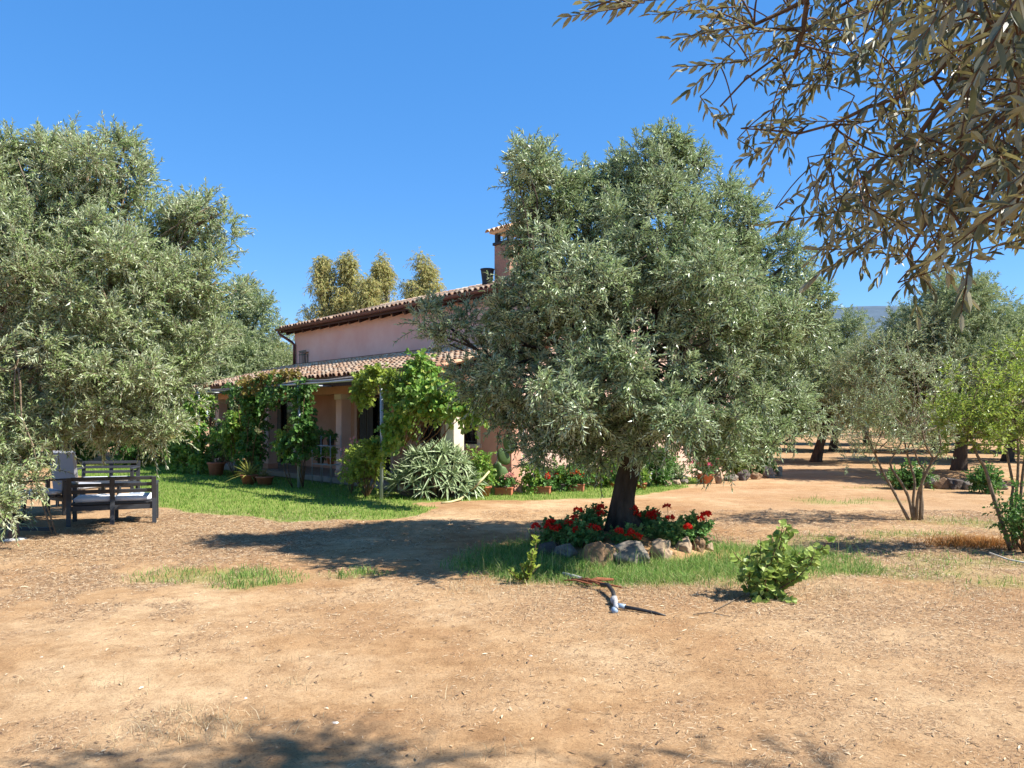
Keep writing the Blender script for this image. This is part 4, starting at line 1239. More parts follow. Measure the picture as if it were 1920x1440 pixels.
# big aloe mound
def aloe():
    g = np.random.default_rng(44)
    base = np.append(flatg(812, 939), 0.0); base[2] = float(gz(base[0], base[1])[0])
    T = thing('aloe_clump', 'huge pale green aloe clump on the lawn before the porch', 'plant', base)
    mb = MB(); st = MB()
    cen = base + [0, .6, 0]
    spots = []
    for k in range(54):
        a = k * 2.39996; q = math.sqrt((k + .5) / 54)
        hz = .80 * (1 - q ** 2.2) + .13 + g.uniform(-.06, .1)
        spots.append((cen + [cos(a) * q * .84, sin(a) * q * .52, hz], q, a))
    for c, q, a in spots:
        ax = np.array([cos(a) * q * 1.0, sin(a) * q * .9 - .12, 1 - .45 * q])
        strap_leaves(mb, c, 24, .40 * g.uniform(.85, 1.2), .052, g, .42, ax, .95, .12)
        st.tube([cen + (c - cen) * [.5, .5, 0] - [0, 0, .05], c - [0, 0, .05]], [.04, .03], 7)
    mb.build('leaf_rosettes', M['aloe'], T)
    st.build('stem', M['bark2'], T, True)
aloe()

# prickly pear at the house corner and the young one by the ring
def pads(name, label, base, spec, mat, seed):
    T = thing(name, label, 'cactus', base)
    mb = MB()
    for (dx, dz, rx, rz, tilt, rot) in spec:
        mb.blob(np.array(base) + [dx, .02 * rot, dz], (rx, .012 + rx * .16, rz), 2, .16, 1.5, seed + int(dx * 100) + int(dz * 77), rot, tilt)
    mb.build('pads', M[mat], T, True)
    return T
pads('prickly_pear', 'dark prickly pear with big round pads at the house corner', on(*flatg(931, 928)),
     [(0, .16, .16, .24, .1, .3), (.0, .48, .13, .22, -.15, -.4), (.14, .80, .13, .20, .5, .2), (.27, 1.08, .13, .21, .25, -.2), (-.18, .42, .11, .18, -.6, .4), (.16, .45, .10, .18, .6, .5), (-.22, .66, .07, .11, -.2, .1)], 'cactus', 7)
def leafy_shoot():
    g = np.random.default_rng(31)
    base = on(*flatg(984, 1094)); d = base[1]
    T = thing('leafy_shoot', 'upright yellow green leafy shoot left of the stone ring', 'plant', base)
    fo = MB(); st = MB(); B, D, N_ = [], [], []
    for (px, py, k_) in ((1006, 1010, 30), (998, 1035, 16), (975, 1058, 16), (955, 1068, 14), (992, 1060, 14), (1010, 1062, 10), (965, 1085, 8)):
        p = limb(st, base, at(px, py, d + g.uniform(-.08, .08)), .006, .003, .12, 6, 10, px, 0)
        for q in range(k_):
            t = g.uniform(1.2, 9); i = min(int(t), 8); b_ = p[i] + (p[i + 1] - p[i]) * (t - i)
            dd = rdir(1, g)[0]; dd[2] = abs(dd[2]) * .8 + .3
            B.append(b_); D.append(dd); N_.append(unit(np.array([g.normal() * .6, -.6 + g.normal() * .5, .6])))
    n = len(B)
    fo.leaves(np.array(B), np.array(D), np.array(N_), g.uniform(.04, .07, n), g.uniform(.035, .055, n), hexa=True, curl=.15)
    fo.build('foliage', M['lime'], T); st.build('stem', M['twig'], T, True)
leafy_shoot()

# flowering plants
def flowers(parent, pos, mat, r=.052, name='flower_head', seed=0, stem_to=None, each=True):
    g = np.random.default_rng(seed + 300)
    for k, p in enumerate(pos):
        mb = MB(); n = 30
        d = rdir(n, g); d[:, 2] = np.abs(d[:, 2]) * .8 - .15
        P = p + d * r * .75
        mb.leaves(P - d * r * .2, unit(d + g.normal(size=(n, 3)) * .6), unit(np.cross(d, rdir(n, g))), r * .75, r * .6, hexa=True)
        fh = mb.build(name, M[mat], parent)
        s = MB(); q = np.array([p[0] + g.normal() * .03, p[1] + g.normal() * .03, p[2] - .13 - g.uniform(0, .08)])
        s.tube([q, (p + q) / 2 + [.008, 0, 0], p], .003, 5); s.build('flower_stalk', M['geran'], fh, True)

def geranium(label, c, r, n, fl, mat, seed, group, base=None, ll=.055):
    """c centre of the leafy mass; fl flower places"""
    g = np.random.default_rng(seed)
    T = thing('geranium', label, 'flowers', base if base is not None else (c[0], c[1], c[2] - r[2]), group=group)
    fo = MB(); st = MB(); c = np.array(c) + [0, .22, 0.0]; fl = [np.array(f) + [0, .16, .01] for f in fl]
    C = vol(c, r, n, seed)
    shoots(fo, C, .07, 8, 6, .10, ll, ll * .95, up=.5, out=.6, droop=.05, ang=65, hexa=True, g=g)
    for q in C:
        st.tube([(c[0] + (q[0] - c[0]) * .5, c[1] + (q[1] - c[1]) * .5, c[2] - r[2]), q], [.007, .004], 5)
    fo.build('foliage', M['geran'], T)
    st.build('stem', M['geran'], T, True)
    flowers(T, fl, mat, seed=seed)
    return T

GG = 'red geraniums round the ringed olive'
def H(px, py, d): return at(px, py, d)
geranium('tall red geranium just left of the ringed trunk', H(1108, 985, 9.3), (.22, .16, .16), 20, [H(1086, 961, 9.25), H(1128, 955, 9.3), H(1130, 968, 9.25), H(1120, 960, 9.4), H(1078, 975, 9.2)], 'red', 401, GG)
geranium('sprawling red geranium at the far left of the stone ring', H(1050, 1003, 9.0), (.24, .16, .14), 20, [H(1034, 983, 8.95), H(1030, 992, 8.9), H(1046, 993, 8.9), H(1068, 986, 8.9), H(1080, 982, 8.95), H(1005, 993, 8.95), H(1084, 1000, 8.8), H(1040, 998, 8.8)], 'red', 402, GG)
geranium('shaded red geranium behind the brown rounded stone', H(1095, 1012, 8.8), (.25, .14, .12), 16, [H(1120, 996, 8.75), H(1110, 995, 8.8)], 'red', 403, GG)
geranium('small red geranium in front of the trunk above the long grey stone', H(1180, 1016, 8.75), (.16, .10, .09), 12, [H(1164, 1002, 8.65), H(1184, 1007, 8.6), H(1201, 1012, 8.6), H(1185, 1004, 8.7)], 'red', 404, GG)
geranium('red geranium close against the right side of the ringed trunk', H(1225, 990, 9.4), (.2, .15, .13), 16, [H(1192, 958, 9.3), H(1198, 969, 9.3), H(1222, 970, 9.25), H(1234, 966, 9.3), H(1256, 955, 9.4), H(1228, 974, 9.3)], 'red', 405, GG)
geranium('leafy geranium behind the pointed stone on the right', H(1258, 1010, 8.9), (.28, .16, .15), 24, [H(1262, 976, 8.9), H(1296, 994, 8.8)], 'red', 406, GG)
geranium('red geranium at the right end of the stone ring', H(1305, 998, 9.1), (.22, .15, .15), 18, [H(1319, 978, 9.0), H(1328, 970, 9.05), H(1332, 969, 9.1), H(1296, 994, 8.95)], 'red', 407, GG)

# planters and pots along the house
GP = 'flower planters along the lawn edge'
def planter(label, px, py, wpx, mat, seed, fl_mat, nfl, leaf='geran', h=.17, rotz=-.2):
    p = np.append(flatg(px, py), 0.0); p[2] = float(gz(p[0], p[1])[0]) - .01
    d = p[1]; wd = wpx / FPX * d
    T = thing('flower_planter', label, 'planter', p, rotz, GP)
    w = MB(); w.box((-wd / 2, -.09, 0), (wd / 2, .09, h), .012); w.box((-wd / 2 - .012, -.102, h - .03), (wd / 2 + .012, .102, h + .004), .008)
    w.build('trough', M[mat], T, False, True)
    g = np.random.default_rng(seed)
    C = np.stack([g.uniform(-wd / 2, wd / 2, 12), g.uniform(-.06, .06, 12), g.uniform(h + .04, h + .16, 12)], 1)
    fo = MB(); shoots(fo, C, .06, 8, 6, .1, .06, .055, up=.5, out=.6, ang=65, hexa=True, g=g); fo.build('foliage', M[leaf], T, False, True)
    for k in range(nfl):
        mb = MB(); q = np.array([g.uniform(-wd / 2, wd / 2), g.uniform(-.1, .05), h + g.uniform(.14, .27)]); n = 30; dd = rdir(n, g)
        mb.leaves(q + dd * .035, unit(dd + g.normal(size=(n, 3)) * .6), rdir(n, g), .04, .035, hexa=True); mb.build('flower_head', M[fl_mat], T, False, True)
    return T
planter('terracotta trough with pale pink geraniums beside the aloe', 945, 928, 32, 'terra', 1, 'palepink', 7)
planter('terracotta trough of red geraniums under the hanging olive boughs', 1014, 926, 36, 'terra', 2, 'red', 4)
planter('low dark trough of leafy green plants without blooms, end to end with the red one', 1046, 921, 30, 'rock_dark', 3, 'red', 1, 'lime')
planter('trough of orange flowers in the shade left of the ringed trunk', 1080, 921, 30, 'terra', 4, 'orange', 5)
def potted(label, px, py, r, h, fl, nfl, leaf, seed, spread=.2, ht=.2):
    p = np.append(flatg(px, py), 0.0); p[2] = float(gz(p[0], p[1])[0]) - .01
    T = thing('flower_pot', label, 'potted plant', p)
    w = MB(); w.lathe(p, [(0, .02), (r * .72, 0), (r, h * .82), (r * 1.12, h * .84), (r * 1.12, h), (r * .98, h), (r * .93, h * .88), (0, h * .88)], 20); w.build('pot', M['terra'], T, True)
    C = vol(p + [0, 0, h + ht * .6], (spread, spread, ht), 16, seed)
    g = np.random.default_rng(seed); fo = MB(); shoots(fo, C, .07, 8, 6, .12, .065, .058, up=.4, out=.6, ang=65, hexa=True, g=g); fo.build('foliage', M[leaf], T)
    if nfl:
        flowers(T, [p + np.array([g.normal() * spread * .8 + .05, -abs(g.normal()) * .1, h + ht * g.uniform(.9, 1.9)]) for _ in range(nfl)], fl, .06, seed=seed)
    return T
potted('clay pot spilling bright pink geraniums at the end of the rock edging', 1322, 907, .2, .24, 'pink', 13, 'geran', 21, .24, .2)
potted('small clay pot with a white bloom right behind the ringed trunk', 1203, 918, .12, .17, 'white_fl', 1, 'vine', 22, .1, .16)
potted('single pink geranium in a pot left of the ringed trunk', 1150, 914, .13, .17, 'pink', 3, 'geran', 23, .13, .12)
potted('clay pot with a green plant hidden behind the aloe clump', 906, 930, .16, .22, 'red', 0, 'vine', 24, .25, .25)

# bushes along the house's end wall
def bush(label, px, py, rx, rz, n, mat, seed, ll=.08, lw=.05, per=10, name='bush', group=None, **kw):
    p = np.append(flatg(px, py), 0.0); p[2] = float(gz(p[0], p[1])[0])
    C = vol(p + [0, 0, rz], (rx, rx * .7, rz), n, seed); C[:, 2] = np.maximum(C[:, 2], p[2] + .08)
    return plant(name, label, 'bush', p, C, .14, per, 7, .2, ll, lw, mat, group, seed=seed, up=.3, ang=60, **kw)
bush('clipped dark green bush behind the ringed trunk, right side', 1232, 912, .36, .46, 36, 'darkvine', 31)
bush('low pale green bush between the dark bush and the pink flowers', 1272, 905, .38, .22, 20, 'olive', 32, .07, .04)
bush('yellow green bush above the dark edging rocks', 1372, 892, .5, .42, 36, 'lime', 33)
bush('bright bush near the pale end rock of the edging', 1425, 892, .5, .36, 30, 'vine', 34)
for k, (v_, rx_, rz_, m_, lab) in enumerate([
    (3.15, .26, .34, 'vine', 'green bush at the house corner behind the red geranium trough'),
    (4.0, .34, .26, 'darkvine', 'low dark bush against the end wall above the leafy trough'),
    (4.8, .36, .40, 'darkvine', 'dark bush against the end wall behind the orange flowers'),
    (5.6, .36, .30, 'vine', 'low green bush between the orange flowers and the ringed trunk'),
    (6.5, .45, .5, 'darkvine', 'dark bush against the end wall behind the ringed trunk'),
    (7.6, .45, .45, 'darkvine', 'dark bush along the end wall just right of the ringed trunk')]):
    q_ = hw(4.32, v_)
    bush(lab, 960 + q_[0] / q_[1] * FPX, HOR + EYE * FPX / q_[1], rx_, rz_, int(60 * rx_), m_, 130 + k)
bush('arching green shrub leaning over the aloe towards the house corner', 897, 931, .26, .45, 14, 'vine', 38)
bush('dark hedge bush at the lawn edge below the left olive', 250, 876, 1.3, 1.0, 60, 'darkvine', 39, .12, .08, 12)
bush('brown green hedge bush left of the bright vine', 320, 872, 1.0, .8, 45, 'euca', 40, .12, .06, 12)
bush('grey hedge bush seen through the left end of the porch', 440, 862, 1.4, 1.1, 50, 'olive_far', 41, .13, .05, 12)
bush('broad dark hedge bush behind the dark benches', 130, 868, 1.8, 1.1, 70, 'darkvine', 42, .14, .09, 12)

# ------------------------------------------------------------------ rocks
def rock(label, px, py, wpx, hpx, mat, seed, d=None, group=None, rot=0.0, tilt=0.0, sink=.25, depth=.8, fl=9):
    """rock whose foot shows at pixel px,py"""
    if d is None:
        p = np.append(flatg(px, py), 0.0); d = p[1]
    else: p = at(px, py, d)
    rx = wpx / 2 / FPX * d; rz = hpx / 2 / FPX * d
    T = MB().blob((p[0], p[1] + rx * .5, p[2] + rz * (1 - sink)), (rx * 1.05, rx * depth, rz * 1.2), 4, .42, 1.5, seed, rot, tilt, (fl,))
    me = T.build('rock', M[mat], None, True)
    loc = Vector((p[0], p[1] + rx * .5, p[2])); me.data.transform(Matrix.Translation(-loc)); me.location = loc
    return tag(me, label, 'rock', group)
GS = 'stones ringing the big olive'
rock('brown rounded stone at the front of the ring, left of the long grey one', 1117, 1063, 54, 52, 'rock_tan', 1, group=GS)
rock('long flat grey stone in front of the ringed trunk', 1184, 1063, 80, 44, 'rock_grey', 2, group=GS, tilt=-.15)
rock('pointed tan stone right of the long grey stone', 1243, 1057, 44, 48, 'rock_pale', 3, group=GS, tilt=.4)
rock('pale triangular stone, third from the right end of the ring', 1281, 1045, 38, 38, 'rock_pale', 14, group=GS, tilt=-.3)
rock('squarish tan stone near the right end of the ring', 1310, 1041, 32, 36, 'rock_tan', 5, group=GS)
rock('small pale stone closing the right end of the ring', 1330, 1035, 22, 24, 'rock_pale', 6, group=GS)
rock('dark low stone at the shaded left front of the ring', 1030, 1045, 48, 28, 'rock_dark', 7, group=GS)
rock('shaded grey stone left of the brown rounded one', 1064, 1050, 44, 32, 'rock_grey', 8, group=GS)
rock('upright reddish stone at the left end of the ring', 1019, 1028, 24, 32, 'rock_tan', 9, group=GS)
rock('little pale stone farthest back on the left of the ring', 993, 1016, 16, 24, 'rock_pale', 10, group=GS)
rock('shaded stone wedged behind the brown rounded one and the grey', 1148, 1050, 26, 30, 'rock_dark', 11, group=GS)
GE = 'rocks edging the flower bed'
for k, (px, py, w_, h_, m, lab) in enumerate([
    (1349, 907, 16, 24, 'rock_pale', 'upright pale rock touching the bright pink flowers'),
    (1374, 903, 24, 16, 'rock_grey', 'grey edging rock just right of the upright pale one'),
    (1396, 902, 22, 20, 'rock_dark', 'dark square edging rock in the middle of the edging row'),
    (1418, 900, 22, 18, 'rock_tan', 'brown edging rock below the bright bush'),
    (1443, 897, 26, 24, 'rock_grey', 'large mottled edging rock beside the pale end rock'),
    (1462, 893, 14, 24, 'rock_pale', 'pale narrow rock at the right end of the edging'),
    (1252, 912, 18, 14, 'rock_pale', 'pinkish rock right of the clipped dark bush'),
    (1268, 911, 15, 13, 'rock_pale', 'pale rock second from the clipped dark bush'),
    (1283, 909, 15, 12, 'rock_grey', 'small grey rock left of the pink geranium pot'),
    (1213, 912, 14, 12, 'rock_grey', 'small grey rock left of the clipped dark bush'),
    (905, 927, 34, 16, 'rock_tan', 'flat brown rock between the aloe and the pale pink trough'),
    (975, 926, 18, 16, 'rock_pale', 'pale rock between the pale pink trough and the red one'),
    (880, 930, 18, 10, 'rock_grey', 'low rock under the right side of the aloe')]):
    rock(lab, px, py, w_, h_, m, 30 + k, group=GE)
GR2 = 'stones ringing the orchard olive'
for k, (px, py, w_, h_, m, lab) in enumerate([
    (1683, 911, 34, 26, 'rock_tan', 'brown stone at the left end of the orchard ring'),
    (1722, 914, 30, 26, 'rock_dark', 'dark stone second from the left in the orchard ring'),
    (1748, 917, 26, 24, 'rock_grey', 'grey stone in the orchard ring left of the tan block'),
    (1769, 918, 26, 24, 'rock_tan', 'tan block of the orchard ring below its trunk'),
    (1795, 919, 28, 24, 'rock_dark', 'dark stone right of the tan block in the orchard ring'),
    (1818, 919, 28, 22, 'rock_grey', 'grey stone right of the dark one in the orchard ring'),
    (1842, 917, 22, 20, 'rock_dark', 'last dark stone of the orchard ring, behind the pomegranate'),
    (1876, 919, 30, 24, 'rock_grey', 'grey stone beyond the ring, seen between pomegranate stems')]):
    rock(lab, px, py, w_, h_, m, 60 + k, group=GR2)

# ------------------------------------------------------------------ shrubs of the foreground and right side
def broad_shrub():
    g = np.random.default_rng(3)
    base = on(*flatg(1440, 1118))
    T = thing('broad_leaf_shrub', 'bushy green shrub with round leaves standing right of the stone ring', 'shrub', base)
    fo = MB(); st = MB()
    tips = [(1468, 985), (1500, 1035), (1545, 1022), (1400, 1060), (1375, 1035), (1420, 1020), (1450, 1010), (1475, 1050), (1420, 1090), (1500, 1075), (1440, 1060), (1460, 1090), (1480, 1000), (1405, 1040), (1395, 1085), (1490, 1050), (1455, 1035), (1478, 978), (1460, 990), (1485, 992), (1530, 1028)]
    paths = []
    for k, (px, py) in enumerate(tips + tips[:12]):
        if k >= len(tips): px += g.uniform(-15, 15); py += g.uniform(-10, 10)
        e = at(px, py, base[1] + g.uniform(-.25, .25))
        p = limb(st, np.array(base) + [g.normal() * .03, g.normal() * .03, 0], e, .007, .003, .2, 6, 9, 70 + k, 0)
        paths.append(p)
    for px, py in ((1418, 1133), (1488, 1128)):
        e = at(px, py, base[1] - .25); p = limb(st, base, e, .006, .003, .1, 5, 9, px, 0); paths.append(p)
    B, D, N_ = [], [], []
    for p in paths:
        for i in range(2, len(p)):
            for q in range(4):
                f = g.uniform(); b_ = p[i - 1] * (1 - f) + p[i] * f
                d = rdir(1, g)[0]; d[2] = d[2] * .5 + .12
                B.append(b_ + d * .015); D.append(d); N_.append(unit(np.array([g.normal() * .5, -.7 + g.normal() * .5, .55])))
    n = len(B)
    fo.leaves(np.array(B), np.array(D), np.array(N_), g.uniform(.05, .085, n), g.uniform(.045, .072, n), hexa=True, curl=.1)
    fo.build('foliage', M['caper'], T); st.build('stem', M['twig'], T, True)
broad_shrub()

def sapling():
    g = np.random.default_rng(23)
    d = 12.2; base = np.array(on(*flatg(1712, 975)))
    T = thing('olive_sapling', 'thin many-stemmed olive sapling with a sparse crown before the orchard', 'tree', base)
    st = MB(); fo = MB()
    runs = [[(1705, 978), (1680, 930), (1655, 885), (1640, 850), (1620, 800)], [(1712, 975), (1705, 935), (1690, 905), (1672, 880), (1668, 866), (1690, 830)], [(1718, 975), (1720, 930), (1735, 890), (1750, 860), (1735, 835), (1728, 800)],
            [(1725, 975), (1727, 930), (1728, 905), (1745, 870), (1765, 845), (1760, 800)], [(1715, 975), (1712, 940), (1716, 900), (1700, 850), (1690, 790)], [(1728, 975), (1730, 950), (1726, 915), (1735, 880), (1722, 868), (1700, 800)]]
    for k, r_ in enumerate(runs):
        dd = d + g.uniform(-.3, .3)
        p = np.array([at(a, b, d + (dd - d) * i / 4) for i, (a, b) in enumerate(r_)])
        t = np.linspace(0, len(p) - 1, 14); i = np.minimum(t.astype(int), len(p) - 2); f = (t - i)[:, None]
        q = p[i] * (1 - f) + p[i + 1] * f
        st.tube(q, np.linspace(.026, .011, 14), 7, .12, k)
    tips = [(1590, 770), (1610, 720), (1640, 690), (1680, 700), (1720, 720), (1760, 730), (1740, 680), (1700, 640), (1780, 700), (1775, 790), (1580, 810), (1640, 770), (1690, 760), (1730, 780), (1620, 830), (1680, 820), (1750, 830), (1650, 800), (1710, 840), (1655, 735), (1710, 690), (1775, 760), (1600, 850), (1740, 850)]
    cl = []
    for k, (px, py) in enumerate(tips):
        e = at(px, py, d + g.uniform(-.7, .7)); s = at(*runs[k % 6][-2 + k % 2], d)
        limb(st, s, e, .010, .004, .2, 5, 6, 800 + k, 0)
        cl.append(e + g.normal(size=(4, 3)) * [.17, .17, .12])
    C = np.concatenate(cl)
    shoots(fo, C, .14, 6, 14, .30, .074, .019, up=.6, out=.6, droop=.05, ang=45, stems=st, g=g)
    fo.build('crown', M['olive'], T); st.build('stem', M['bark2'], T, True)
sapling()

def pomegranate():
    g = np.random.default_rng(29)
    d = 9.4; base = np.array(on(*flatg(1898, 1028)))
    T = thing('pomegranate_tree', 'young pomegranate tree with lime green leaves at the right edge', 'tree', base)
    st = MB(); fo = MB()
    runs = [[(1895, 1030), (1880, 985), (1862, 930), (1848, 880), (1830, 850), (1815, 800)], [(1900, 1030), (1902, 960), (1908, 900), (1910, 850), (1905, 790)], [(1905, 1030), (1912, 960), (1918, 880), (1930, 820), (1930, 740)], [(1900, 1025), (1895, 950), (1900, 910), (1890, 860), (1880, 800)]]
    for k, r_ in enumerate(runs):
        p = np.array([at(a, b, d + .05 * k) for a, b in r_]); t = np.linspace(0, len(p) - 1, 14); i = np.minimum(t.astype(int), len(p) - 2); f = (t - i)[:, None]
        st.tube(p[i] * (1 - f) + p[i + 1] * f, np.linspace(.03 if k == 0 else .022, .012, 14), 8, .1, 40 + k)
    tips = [(1780, 790), (1790, 750), (1820, 755), (1850, 740), (1830, 790), (1850, 815), (1810, 830), (1880, 760), (1900, 740), (1895, 690), (1898, 660), (1900, 800), (1925, 770), (1930, 720), (1960, 780), (1870, 830), (1905, 840), (1940, 850), (1845, 770), (1770, 770), (1865, 780), (1890, 715), (1840, 705), (1980, 720), (1800, 775)]
    cl = []
    for k, (px, py) in enumerate(tips):
        dd = d + g.uniform(-.45, .45)
        e = at(px, py, dd); s = at(*runs[0 if px < 1860 else 1 + k % 3][-1], d)
        limb(st, s, e, .009, .004, .2, 5, 6, 900 + k, 0)
        cl.append(e + g.normal(size=(3, 3)) * [.10, .12, .08])
    C = np.concatenate(cl)
    shoots(fo, C, .11, 9, 10, .18, .062, .027, up=.45, out=.7, droop=.05, ang=55, hexa=True, stems=st, g=g)
    fo.build('crown', M['pome'], T); st.build('stem', M['bark2'], T, True)
pomegranate()
p_ = flatg(1915, 1040)
c = vol((p_[0] + .1, p_[1] + .1, .45), (.35, .3, .42), 26, 61)
plant('bush', 'dark green bush round the foot of the pomegranate', 'bush', on(p_[0] + .1, p_[1] + .1), c, .11, 9, 7, .16, .05, .035, 'darkvine', None, seed=61, up=.3, ang=55)
for k, (px, py, lab) in enumerate([(1705, 918, 'low leafy bush growing at the left of the orchard ring'), (1850, 925, 'low leafy bush between pomegranate stems')]):
    bush(lab, px, py, .45, .25, 22, 'darkvine', 70 + k, .08, .06)

# ------------------------------------------------------------------ garden furniture under the left olive
def bench(label, base, rot, W, cush, group, seats=2):
    """slatted resin bench: local x along the seat, +y its open front"""
    T = thing('garden_bench', label, 'bench', base, rot, group)
    d, sh, bh = .60, .33, .72
    w = MB()
    for k in range(4): w.box((-W / 2 + .05, -d / 2 + .06 + k * .135, sh - .035), (W / 2 - .05, -d / 2 + .17 + k * .135, sh), .006)
    w.build('seat', M['char'], T, False, True)
    tl = np.array([[1, 0, 0], [0, cos(.16), -sin(.16)], [0, sin(.16), cos(.16)]])
    w = MB()
    for z0, z1 in ((.475, .53), (.575, .625), (.67, .725)):
        w.box((-W / 2 + .06, -d / 2 - .005, z0), (W / 2 - .06, -d / 2 + .022, z1), .005, tl, (0, -d / 2, sh))
    for u in ([-W / 2 + .04] + ([0] if seats > 1 else []) + [W / 2 - .04]):
        w.box((u - .035, -d / 2 - .035, .36), (u + .035, -d / 2 - .01, .725), .004, tl, (0, -d / 2, sh))
    w.build('backrest', M['char'], T, False, True)
    for sx in ([-1, 0, 1] if seats > 1 else [-1, 1]):
        u = sx * (W / 2 - .035)
        w = MB(); w.bar((u, -d / 2 - .06, 0), (u, -d / 2 - .012, .40), .06, .06, (0, 1, 0)); w.build('leg', M['char'], T, False, True)
        w = MB(); w.box((u - .03, d / 2 - .06, 0), (u + .03, d / 2, sh - .04 if sx == 0 else .57), .005); w.build('leg', M['char'], T, False, True)
    for sx in (-1, 1):
        u = sx * (W / 2 - .035)
        w = MB(); w.box((u - .035, -d / 2 - .06, .575), (u + .035, d / 2 + .02, .605), .006); w.build('armrest', M['char'], T, False, True)
    w = MB(); w.box((-W / 2 + .065, d / 2 - .05, sh - .11), (W / 2 - .065, d / 2 - .01, sh - .04)); w.box((-W / 2 + .065, -d / 2 - .03, sh - .11), (W / 2 - .065, -d / 2 + .01, sh - .04)); w.build('seat_frame', M['char'], T, False, True)
    if cush:
        for a, b in ([(-W / 2 + .08, -.01), (.01, W / 2 - .08)] if seats > 1 else [(-W / 2 + .08, W / 2 - .08)]):
            w = MB(); w.box((a, -d / 2 + .05, sh + .003), (b, d / 2 - .02, sh + .085), .03); w.build('cushion', M['cushion'], T, True, True)
    return T
GB = 'dark slatted garden seats'
bx = flatg(207, 975)
bench('long dark bench with white cushions seen from behind, at the lawn edge', on(-6.14, 11.95), R(22), 1.22, True, GB)
bx = flatg(205, 935)
bench('dark bench facing the other one, mostly hidden behind olive leaves', on(bx[0] - .1, bx[1] + .1), R(195), 1.1, True, GB)
bx = flatg(50, 972)
bench('single dark armchair at the left edge behind hanging olive leaves', on(bx[0], bx[1] + .3), R(-38), .72, True, GB, 1)
w = MB()
bx = flatg(94, 958)
T = thing('garden_chair', 'tall chair with a pale grey padded back left of the long bench', 'chair', on(bx[0], bx[1] + .5), R(-18), None)
w.box((-.30, -.04, .30), (.30, .03, 1.02), .03, [[1, 0, 0], [0, cos(.14), -sin(.14)], [0, sin(.14), cos(.14)]], (0, 0, .3)); w.build('backrest', M['panel'], T, False, True)
w = MB(); w.box((-.27, .04, .30), (.27, .55, .40), .03); w.build('seat', M['panel'], T, False, True)
for sx in (-1, 1):
    for y in (.02, .5):
        w = MB(); w.box((sx * .24 - .02, y - .02, 0), (sx * .24 + .02, y + .02, .30)); w.build('leg', M['char'], T, False, True)
# papers lying on the cushion
p_ = np.array(on(-5.86, 12.06))
w = MB(); w.box((p_[0] - .09, p_[1] - .06, p_[2] + .417), (p_[0] + .10, p_[1] + .07, p_[2] + .437), .006); w.box((p_[0] - .03, p_[1] - .05, p_[2] + .4375), (p_[0] + .09, p_[1] + .05, p_[2] + .452), .004)
o = w.build('folded_cloth', solid('pale_blue_cloth', (.5, .56, .63), (.4, .45, .55), 20, .9), None)
o.data.transform(Matrix.Translation(-Vector(p_))); o.location = p_; tag(o, 'small folded pale blue cloth lying on the right bench cushion', 'cloth')
# low table
bx = flatg(160, 955)
T = thing('low_table', 'low dark slatted table between the two benches', 'table', on(bx[0] - .05, bx[1] + .95), R(-14))
w = MB()
for k in range(5): w.box((-.45, -.28 + k * .115, .36), (.45, -.18 + k * .115, .385), .004)
w.build('tabletop', M['char'], T, False, True)
for sx in (-1, 1):
    for sy in (-1, 1):
        w = MB(); w.box((sx * .4 - .025, sy * .24 - .025, 0), (sx * .4 + .025, sy * .24 + .025, .36)); w.build('leg', M['char'], T, False, True)
# tube on a footing
bx = flatg(25, 1012)
T = thing('tube_stand', 'short brown tube standing on a pale concrete footing at the left edge', 'post', on(*bx))
b0 = on(*bx)
w = MB(); w.lathe(b0, [(0, .0), (.072, .0), (.062, .24), (.054, .24), (.054, .1), (0, .1)], 18); w.build('tube', M['brownpvc'], T, True)
w = MB(); w.blob((b0[0] + .02, b0[1], b0[2] - .005), (.14, .12, .045), 3, .2, 2, 4); w.build('footing', M['concrete'], T, True)
# olive suckers
bx = flatg(100, 1003)
T = thing('olive_sucker', 'two bare leaning olive stems with a leafy top before the dark armchair', 'plant', on(*bx))
st = MB(); fo = MB(); dd = bx[1]
for r_ in ([(105, 1003), (92, 960), (78, 925), (66, 900)], [(98, 1003), (88, 970), (80, 945), (72, 910)]):
    st.tube([at(a, b, dd) for a, b in r_], [.014, .012, .01, .006], 7, .1, 3)
g_ = np.random.default_rng(4)
C = np.array([at(a, b, dd + g_.uniform(-.3, .3)) for a, b in ((40, 880), (60, 900), (20, 900), (80, 890), (30, 930), (10, 960), (45, 950), (70, 870), (95, 880), (25, 985))])
shoots(fo, C, .1, 3, 12, .26, .08, .02, up=.0, out=.7, droop=.3, stems=st, g=g_)
fo.build('foliage', M['olive_pale'], T); st.build('stem', M['bark2'], T, True)
# looped dead vine hanging in the left olive
st = MB(); th = np.linspace(-.6, 2 * pi - .4, 22); c0 = at(14, 672, 9.4)
st.tube(np.stack([c0[0] + .13 * np.cos(th), np.full(22, c0[1]), c0[2] + .15 * np.sin(th)], 1), .011, 7)
st.tube([at(34, 690, 9.4), at(38, 720, 9.4), at(40, 780, 9.45), at(60, 830, 9.4), at(70, 870, 9.3)], [.011, .011, .009, .007, .004], 6)
st.tube([at(30, 685, 9.4), at(26, 730, 9.4), at(30, 800, 9.45)], [.008, .007, .004], 6)
o = st.build('looped_branch', M['bark2'], None, True); tag(o, 'dry brown branch curled into a loop in the left olive leaves', 'branch')
# low border kerb in the shadow at the left edge
bx = flatg(60, 995); w = MB(); q = on(*bx); w.box((q[0] - .75, q[1] - .02, q[2] - .02), (q[0] + .28, q[1] + .05, q[2] + .045), .008)
o = w.build('wooden_beam', M['char']); o.data.transform(Matrix.Translation(-Vector(q))); o.location = q; tag(o, 'dark beam lying on the ground beneath the armchair', 'beam')

